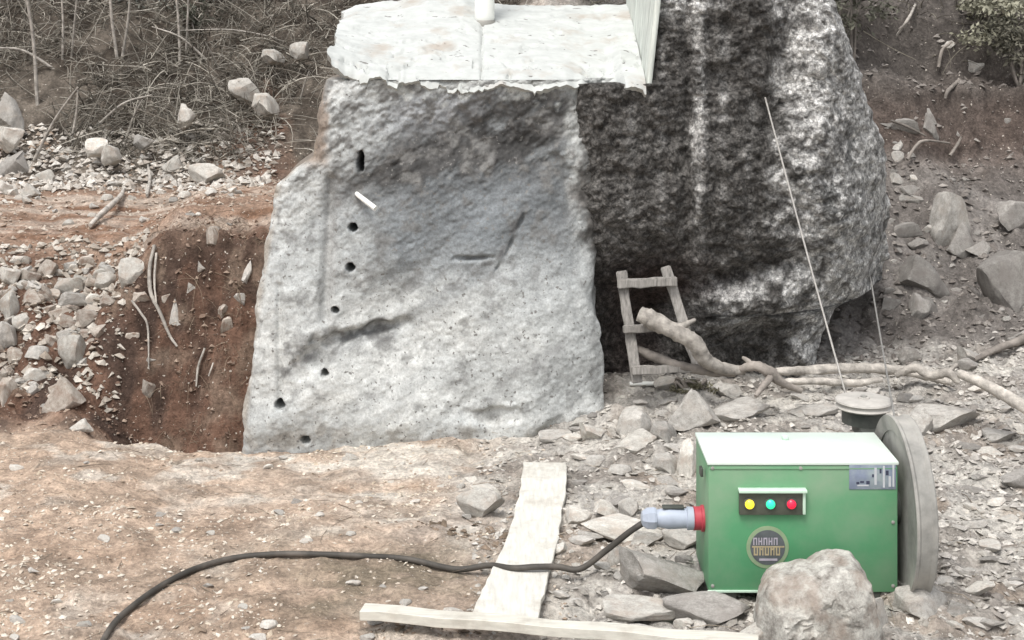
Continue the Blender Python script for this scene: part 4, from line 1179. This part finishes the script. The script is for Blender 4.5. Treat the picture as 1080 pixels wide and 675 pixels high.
# rubble heap on the left: the large ones by eye, then fillers
HEAP = [(50, 285, 86, 316), (92, 282, 122, 307), (118, 275, 150, 308), (140, 302, 158, 322), (72, 323, 120, 339), (56, 332, 82, 350), (10, 333, 34, 352), (60, 354, 96, 390),
        (44, 352, 60, 367), (22, 390, 48, 406), (44, 400, 84, 437), (27, 405, 41, 416), (-4, 308, 18, 338), (-6, 340, 18, 370), (-6, 392, 15, 428), (126, 352, 146, 363), (146, 400, 163, 421),
        (38, 275, 60, 293), (8, 266, 30, 281), (18, 284, 42, 301), (-4, 280, 20, 302), (60, 308, 96, 326), (34, 302, 56, 319), (18, 305, 46, 322), (80, 345, 100, 357), (100, 310, 122, 324)]
hl = "pale dusty stone in the rubble heap spilling down the left bank"
HEAP_L = ["largest pale stone near the top middle of the rubble heap", "broad stone at the top of the rubble heap, right of the largest pale one", "tall stone at the heap's upper right corner",
 "stone standing apart at the heap's right end", "long flat stone along the heap's right lower rim", "dark-sided stone under the long flat stone of the heap", "stone at the heap's left middle, rounded like a loaf",
 "tall pale stone fallen below the heap's middle", "small stone left of the tall fallen stone", "slanting stone between the heap and the egg-shaped stone", "big smooth egg-shaped stone at the foot of the heap",
 "small stone left of the big egg-shaped stone", "stone cut by the left edge at the heap's middle height", "stone cut by the left edge, lower half of the heap", "stone cut by the left edge at the heap's foot",
 "white chip alone on the bank right of the heap", "stone low on the red bank under the trailing root", "stone on the heap's top rim, left of the largest pale one", "small stone on the heap's top rim near the left edge",
 "stone in the heap's second row near the left edge", "stone cut by the left edge at the heap's top", "wide slab under the largest pale stone of the heap", "stone left of the wide slab in the heap",
 "flat stone left in the heap's third row", "small stone just below the long flat rim stone of the heap", "small stone at the heap's right rim above the bank"]
for b_, l_ in zip(HEAP, HEAP_L):
    place_rock(*b_, random.choice([M_PALE, M_ROCK, M_SOILY]), l_, group="rubble heap on the left bank")
hl = "smaller dusty filler stone of the rubble heap on the left bank"
rh = random.Random(12)
for k in range(92):
    x = rh.uniform(-30, 122) * (0.9 if k % 2 else 1.0)
    y = rh.uniform(266, 352) if k < 70 else rh.uniform(352, 430)
    if y > 300 and x > 100: continue
    s = 6 + 14 * rh.random() ** 1.5
    place_rock(x, y, x + s * rh.uniform(1, 1.7), y + s * rh.uniform(.7, .95), rh.choice([M_PALE, M_ROCK, M_SOILY, M_SOILY]), hl, group="rubble heap on the left bank", protos=PROTO_S)
bl = "stone stuck in the steep red bank between heap and block"
for b_ in [(170, 305, 186, 320), (172, 318, 194, 346), (228, 322, 240, 338), (232, 335, 246, 354), (196, 298, 206, 312), (215, 240, 236, 262), (250, 276, 268, 296), (206, 276, 216, 290), (246, 310, 260, 322), (150, 376, 164, 384)]:
    place_rock(*b_, random.choice([M_SOILY, M_SOILY, M_ROCK]), bl, group="stones in the red bank", protos=PROTO_S)

# loose stones strewn over the grey rubble floor on the right
sl = "flat grey stone chip strewn over the rubble floor round the machine"
rs_ = random.Random(21)
cnt = 0
while cnt < 120:
    x = rs_.uniform(590, 1085); y = rs_.uniform(408, 672)
    if 735 < x < 950 and y > 455: continue
    if 940 < x < 995 and y > 430: continue
    k = (y / 540)
    s = rs_.uniform(9, 20) * k
    place_rock(x - s * rs_.uniform(.7, 1.1), y - s * rs_.uniform(.22, .45), x + s * .8, y + s * .2, rs_.choice([M_ROCK, M_PALE, M_ROCK, M_DUSTY]), sl, group="stone chips round the machine", protos=PROTO_S, name="stone_chip")
    cnt += 1
tl = "small pale stone strewn along the red terrace and brush fringe"
for k in range(62):
    x = rs_.uniform(-5, 300) if k < 30 else rs_.uniform(-5, 245); y = rs_.uniform(165, 235) if k < 30 else rs_.uniform(162, 206)
    if x > 240 and y < 185: continue
    s = rs_.uniform(5, 12)
    place_rock(x, y, x + s * 1.3, y + s * .7, rs_.choice([M_ROCK, M_PALE]), tl, group="stones along the terrace", protos=PROTO_S)
CAB = [(100, 690), (140, 643), (170, 622), (205, 604), (245, 593), (290, 588), (380, 590), (480, 604), (540, 617), (588, 612)]
fl = "small pale stone lying on the tan floor in the foreground"
for k in range(60):
    x = rs_.uniform(0, 600); y = rs_.uniform(475, 672)
    if 495 < x < 605 and y > 485: continue
    if any(float(seg_dist(x + 8, y + 4, *a_, *b_)[0]) < 17 for a_, b_ in zip(CAB, CAB[1:])): continue
    s = rs_.uniform(6, 13) * y / 560
    place_rock(x, y, x + s * 1.4, y + s * .55, rs_.choice([M_ROCK, M_PALE, M_PALE]), fl, group="stones on the tan floor", protos=PROTO_S)
rl = "dusty brownish stone scattered half buried down the right slope"
for k in range(48):
    x = rs_.uniform(925, 1085); y = rs_.uniform(110, 380)
    s = 7 + 22 * rs_.random() ** 2.2
    place_rock(x, y, x + s * 1.3, y + s * .7, rs_.choice([M_DUSTY, M_DUSTY, M_DUSTY, M_ROCK]), rl, group="stones on the right slope", protos=PROTO_S)

# ------------------------------------------------------------------ gravel: too many to count
def gravel(name, X, Y, size, cols, label, flat=0.55):
    n = len(X)
    Z = gz(X, Y)
    base = np.array([(1, 0, 0), (0.3, 0.95, 0.1), (-0.85, 0.5, 0), (-0.7, -0.75, 0.1), (0.45, -0.9, 0), (0.1, 0.05, 1), (-.1, .1, -.6)])
    tri = np.array([(0, 1, 5), (1, 2, 5), (2, 3, 5), (3, 4, 5), (4, 0, 5), (1, 0, 6), (2, 1, 6), (3, 2, 6), (4, 3, 6), (0, 4, 6)])
    V = base[None] * rng.uniform(0.6, 1.3, (n, 7, 1)) + rng.normal(0, .12, (n, 7, 3))
    th = rng.uniform(0, 2 * np.pi, n)
    c, s = np.cos(th)[:, None], np.sin(th)[:, None]
    st = rng.uniform(0.55, 1.0, (n, 1))
    x, y, z = V[..., 0], V[..., 1] * st, V[..., 2] * flat
    tx, ty = rng.normal(0, .25, (n, 1)), rng.normal(0, .25, (n, 1))
    xx, yy = x * c - y * s, x * s + y * c
    z = z + tx * xx + ty * yy
    W = np.stack([X[:, None] + xx * size[:, None], Y[:, None] + yy * size[:, None], Z[:, None] + z * size[:, None] + .1 * size[:, None]], -1)
    f = (tri[None] + (np.arange(n) * 7)[:, None, None]).reshape(-1, 3)
    o = obj(name, fast_mesh(name, W.reshape(-1, 3), f, np.repeat(cols, 7, 0), smooth=False), M_CHIP)
    return tag(o, label, "gravel", kind="stuff")

def scatter(n, x0, x1, y0, y1, smin, smax, ca, cb, power=2.2):
    Y = rng.uniform(y0, y1, n); X = rng.uniform(x0, x1, n)
    s = smin + (smax - smin) * rng.random(n) ** power
    t = rng.random(n)
    return X, Y, s, np.asarray(ca) * (1 - t[:, None]) + np.asarray(cb) * t[:, None]
def cat(*a): return [np.concatenate(q) for q in zip(*a)]
A = cat(scatter(12000, -0.2, 4.6, 5.9, 10.3, .005, .030, (0.28, 0.26, 0.23), (0.58, 0.55, 0.50)),
        scatter(2500, 2.0, 4.4, 6.2, 10.6, .008, .04, (0.22, 0.20, 0.18), (0.52, 0.49, 0.45)))
gravel("gravel", *A, "fine grey stone gravel over the rubble floor right of centre", 0.5)
B = cat(scatter(7000, -4.8, 0.3, 5.9, 9.5, .003, .017, (0.27, 0.20, 0.145), (0.62, 0.55, 0.46), 3.2),
        scatter(900, -3.6, -1.2, 5.9, 8.0, .005, .022, (0.50, 0.44, 0.36), (0.68, 0.63, 0.55)))
E = scatter(9000, -3.6, 0.4, 5.9, 9.3, .003, .022, (0.46, 0.38, 0.29), (0.68, 0.62, 0.53), 3.0)
kE = fbm(E[0] * 1.7, E[1] * 2.4, 3, 4, 811) + 0.25 * sstep(-0.8, -2.2, E[0]) > 0.38
B = cat(B, [q[kE] for q in E])
E = scatter(2600, -1.5, 0.3, 6.4, 7.7, .006, .034, (0.12, 0.095, 0.07), (0.26, 0.20, 0.15), 3.0)
kE = fbm(E[0] * 2.2, E[1] * 3.0, 9, 4, 815) > 0.25
B = cat(B, [q[kE] for q in E])
gravel("gravel", *B, "fine tan grit and pale crumbs over the earth floor left of centre", 0.5)
C = cat(scatter(1500, -4.6, -2.75, 9.9, 10.95, .010, .050, (0.26, 0.22, 0.18), (0.56, 0.52, 0.46), 2.0), scatter(1500, -7.5, -4.2, 9.6, 13.8, .008, .05, (0.24, 0.17, 0.12), (0.55, 0.49, 0.42)),
        scatter(2200, -4.2, -1.9, 9.5, 10.8, .004, .030, (0.12, 0.075, 0.055), (0.36, 0.28, 0.22), 4.0),
        scatter(2500, -5.0, -1.4, 10.8, 13.6, .005, .030, (0.24, 0.16, 0.11), (0.52, 0.46, 0.39)),
        scatter(2600, -5.2, -2.2, 12.5, 13.8, .008, .060, (0.30, 0.26, 0.22), (0.60, 0.57, 0.52)))
gravel("gravel", *C, "crumbled earth and stones on the red bank and terrace", 0.7)
D = scatter(2600, 1.8, 5.2, 10.2, 13.2, .008, .045, (0.12, 0.105, 0.094), (0.30, 0.275, 0.25))
gravel("gravel", *D, "dark crumbly debris covering the right slope", 0.7)

# ------------------------------------------------------------------ dry brush
def twigs(name, n, xr, yr, length, rad, ca, cb, label, lift=0.25, droop=0.5, K=5, flat=0.0, mask=None, el=(0.35, 0.5)):
    X = rng.uniform(*xr, n); Y = rng.uniform(*yr, n)
    if mask is not None:
        k = mask(X, Y); X, Y = X[k], Y[k]; n = len(X)
    Z = gz(X, Y) + rng.uniform(-.02, lift, n) * rng.random(n)
    th = rng.uniform(0, 2 * np.pi, n)
    el = rng.normal(*el, n)
    d = np.stack([np.cos(th) * np.cos(el), np.sin(th) * np.cos(el) - flat, np.sin(el)], 1)
    d /= np.linalg.norm(d, axis=1, keepdims=True)
    L = rng.uniform(*length, n) * (0.5 + rng.random(n))
    t = np.linspace(0, 1, K)
    side = np.cross(d, rng.normal(0, 1, (n, 3)))
    side /= np.linalg.norm(side, axis=1, keepdims=True) + 1e-9
    curve = rng.normal(0, .35, n)
    C_ = np.stack([X, Y, Z], 1)[:, None] + d[:, None] * (t[None, :, None] * L[:, None, None])
    C_ = C_ + side[:, None] * (curve * L)[:, None, None] * (t * (1 - t))[None, :, None]
    C_[..., 2] -= droop * (L[:, None] * t[None] ** 2) * rng.uniform(.2, 1, n)[:, None]
    r = rng.uniform(*rad, n)
    rr = r[:, None] * (1 - 0.65 * t[None])
    e1 = side; e2 = np.cross(d, side)
    ring = []
    for k in range(3):
        a_ = 2 * math.pi * k / 3
        ring.append(C_ + (e1[:, None] * math.cos(a_) + e2[:, None] * math.sin(a_)) * rr[..., None])
    V = np.stack(ring, 2).reshape(-1, 3)
    idx = np.arange(n * K * 3).reshape(n, K, 3)
    nxt = np.roll(idx, -1, 2)
    f = np.stack([idx[:, :-1], nxt[:, :-1], nxt[:, 1:], idx[:, 1:]], -1).reshape(-1, 4)
    tt = rng.random(n) ** 1.6
    col = np.asarray(ca) * (1 - tt[:, None]) + np.asarray(cb) * tt[:, None]
    o = obj(name, fast_mesh(name, V, f, np.repeat(col, K * 3, 0)), M_TWIG)
    return tag(o, label, "brush", kind="stuff")

def mL(X, Y):
    px = 540 + F * X / Y
    return (fbm(X * 1.5, Y * 1.5, 3, 3, 401) > -0.32 + 0.5 * (rng.random(len(X)) - .8)) & ~((px > 255) & (Y < 13.45) & (px < 335))
twigs("dry_brush", 9500, (-6.2, 0.9), (13.3, 16.6), (.15, .60), (.003, .009), (0.085, 0.075, 0.062), (0.50, 0.465, 0.40), "tangled grey-brown dry brush covering the left slope", 0.35, 0.45, mask=mL)
twigs("dry_grass", 9000, (-6.2, 0.9), (13.2, 16.4), (.10, .32), (.0025, .0055), (0.12, 0.11, 0.09), (0.46, 0.43, 0.37), "matted grey dead grass between the left brush", 0.20, 0.9, 4, 0.4, mask=mL)
def mR(X, Y):
    px, py = 540 + F * X / Y, (CAM_H - gz(X, Y)) * F / Y
    return (py < 60 + 25 * fbm(X * 2, Y * 2, 1, 3, 405)) & (X > 0.6)
twigs("dry_brush", 6000, (0.6, 6.0), (12.2, 16.5), (.12, .45), (.0025, .007), (0.06, 0.052, 0.042), (0.26, 0.24, 0.19), "dark dry brush hanging over the top of the right slope", 0.3, 0.6, mask=mR)
def mB(X, Y):
    return fbm(X * 2.2, Y * 2.2, 6, 3, 409) > 0.1
twigs("root_fringe", 1300, (-4.3, -1.7), (9.9, 10.8), (.06, .22), (.0015, .003), (0.10, 0.07, 0.05), (0.34, 0.27, 0.2), "fine roots fringing the red bank", 0.06, 1.0, 4, 0.5, mask=mB)
twigs("twig_litter", 700, (-3.4, 3.6), (6.0, 9.4), (.05, .22), (.0015, .0035), (0.14, 0.11, 0.08), (0.48, 0.42, 0.34), "scraps of straw and twigs littering the floor", 0.012, 0.0, 4, el=(0.02, 0.06))

# ------------------------------------------------------------------ shrubs: crowns of small leaves on stems
def shrub(name, centre, size, n, ca, cb, leaf, label):
    c = Vector(centre)
    base = Vector((c.x, c.y, float(gz(c.x, c.y))))
    t = thing(name, base, label, "shrub")
    bm = bmesh.new()
    tips = []
    rnd = random.Random(int(abs(c.x * 1000)))
    for k in range(7):
        tip = c + Vector((rnd.uniform(-1, 1) * size[0] * .7, rnd.uniform(-1, 1) * size[1] * .7, rnd.uniform(-.3, .8) * size[2]))
        tips.append(tip)
        tube_bm(catmull([base - Vector((0, 0, .05)), base.lerp(tip, .5) + Vector((rnd.uniform(-.1, .1), 0, .05)), tip], 4), [.016, .011, .004], 5, .05, k, bm)
    obj("stem", bm_mesh("stem", bm, True), M_BRANCH_D, t)
    # leaf clumps round twig ends
    cl = rng.normal(0, .45, (26, 3)) * np.array(size) + np.array(c)
    w = rng.integers(0, len(cl), n)
    pos = cl[w] + rng.normal(0, .13, (n, 3)) * np.array(size)
    a_ = rng.normal(0, 1, (n, 3)); a_ /= np.linalg.norm(a_, axis=1, keepdims=True)
    b_ = np.cross(a_, rng.normal(0, 1, (n, 3))); b_ /= np.linalg.norm(b_, axis=1, keepdims=True)
    L = leaf * rng.uniform(.6, 1.3, n)[:, None]
    V = np.stack([pos - a_ * L, pos + b_ * L * .4, pos + a_ * L, pos - b_ * L * .4], 1).reshape(-1, 3)
    f = np.arange(n * 4).reshape(n, 4)
    tt = (rng.random(len(cl))[w] * .7 + rng.random(n) * .3)
    col = np.asarray(ca) * (1 - tt[:, None]) + np.asarray(cb) * tt[:, None]
    obj("crown", fast_mesh("crown", V, f, np.repeat(col, 4, 0), smooth=False), M_LEAF, t)
    return t
shrub("shrub", P(1045, 8, 13.3), (.55, .5, .35), 2600, (0.15, 0.145, 0.105), (0.34, 0.33, 0.25), .030, "olive leafy shrub overhanging the top right corner")
shrub("shrub", P(1075, 48, 12.9), (.35, .4, .25), 1200, (0.085, 0.08, 0.06), (0.19, 0.18, 0.14), .028, "darker low shrub under the olive one at the right edge")
shrub("shrub", P(900, -6, 12.7), (.4, .4, .3), 1500, (0.06, 0.06, 0.045), (0.16, 0.16, 0.12), .026, "dark leafy shrub behind the top of the weathered rock")
shrub("shrub", P(150, -4, 15.4), (.42, .4, .26), 1500, (0.26, 0.27, 0.23), (0.46, 0.47, 0.42), .030, "pale grey-green shrub at the top of the left slope")
shrub("shrub", P(215, 20, 15.0), (.25, .35, .40), 1100, (0.055, 0.06, 0.045), (0.14, 0.14, 0.11), .026, "dark leafy bush above the middle of the brush")
shrub("shrub", P(40, 10, 15.3), (.6, .4, .35), 1300, (0.10, 0.085, 0.06), (0.24, 0.20, 0.15), .028, "brownish withered bush in the upper left corner")
shrub("moss_tuft", P(728, 408, 9.55), (.16, .10, .05), 900, (0.12, 0.11, 0.07), (0.25, 0.235, 0.16), .014, "mossy tuft on the rubble in front of the ladder")
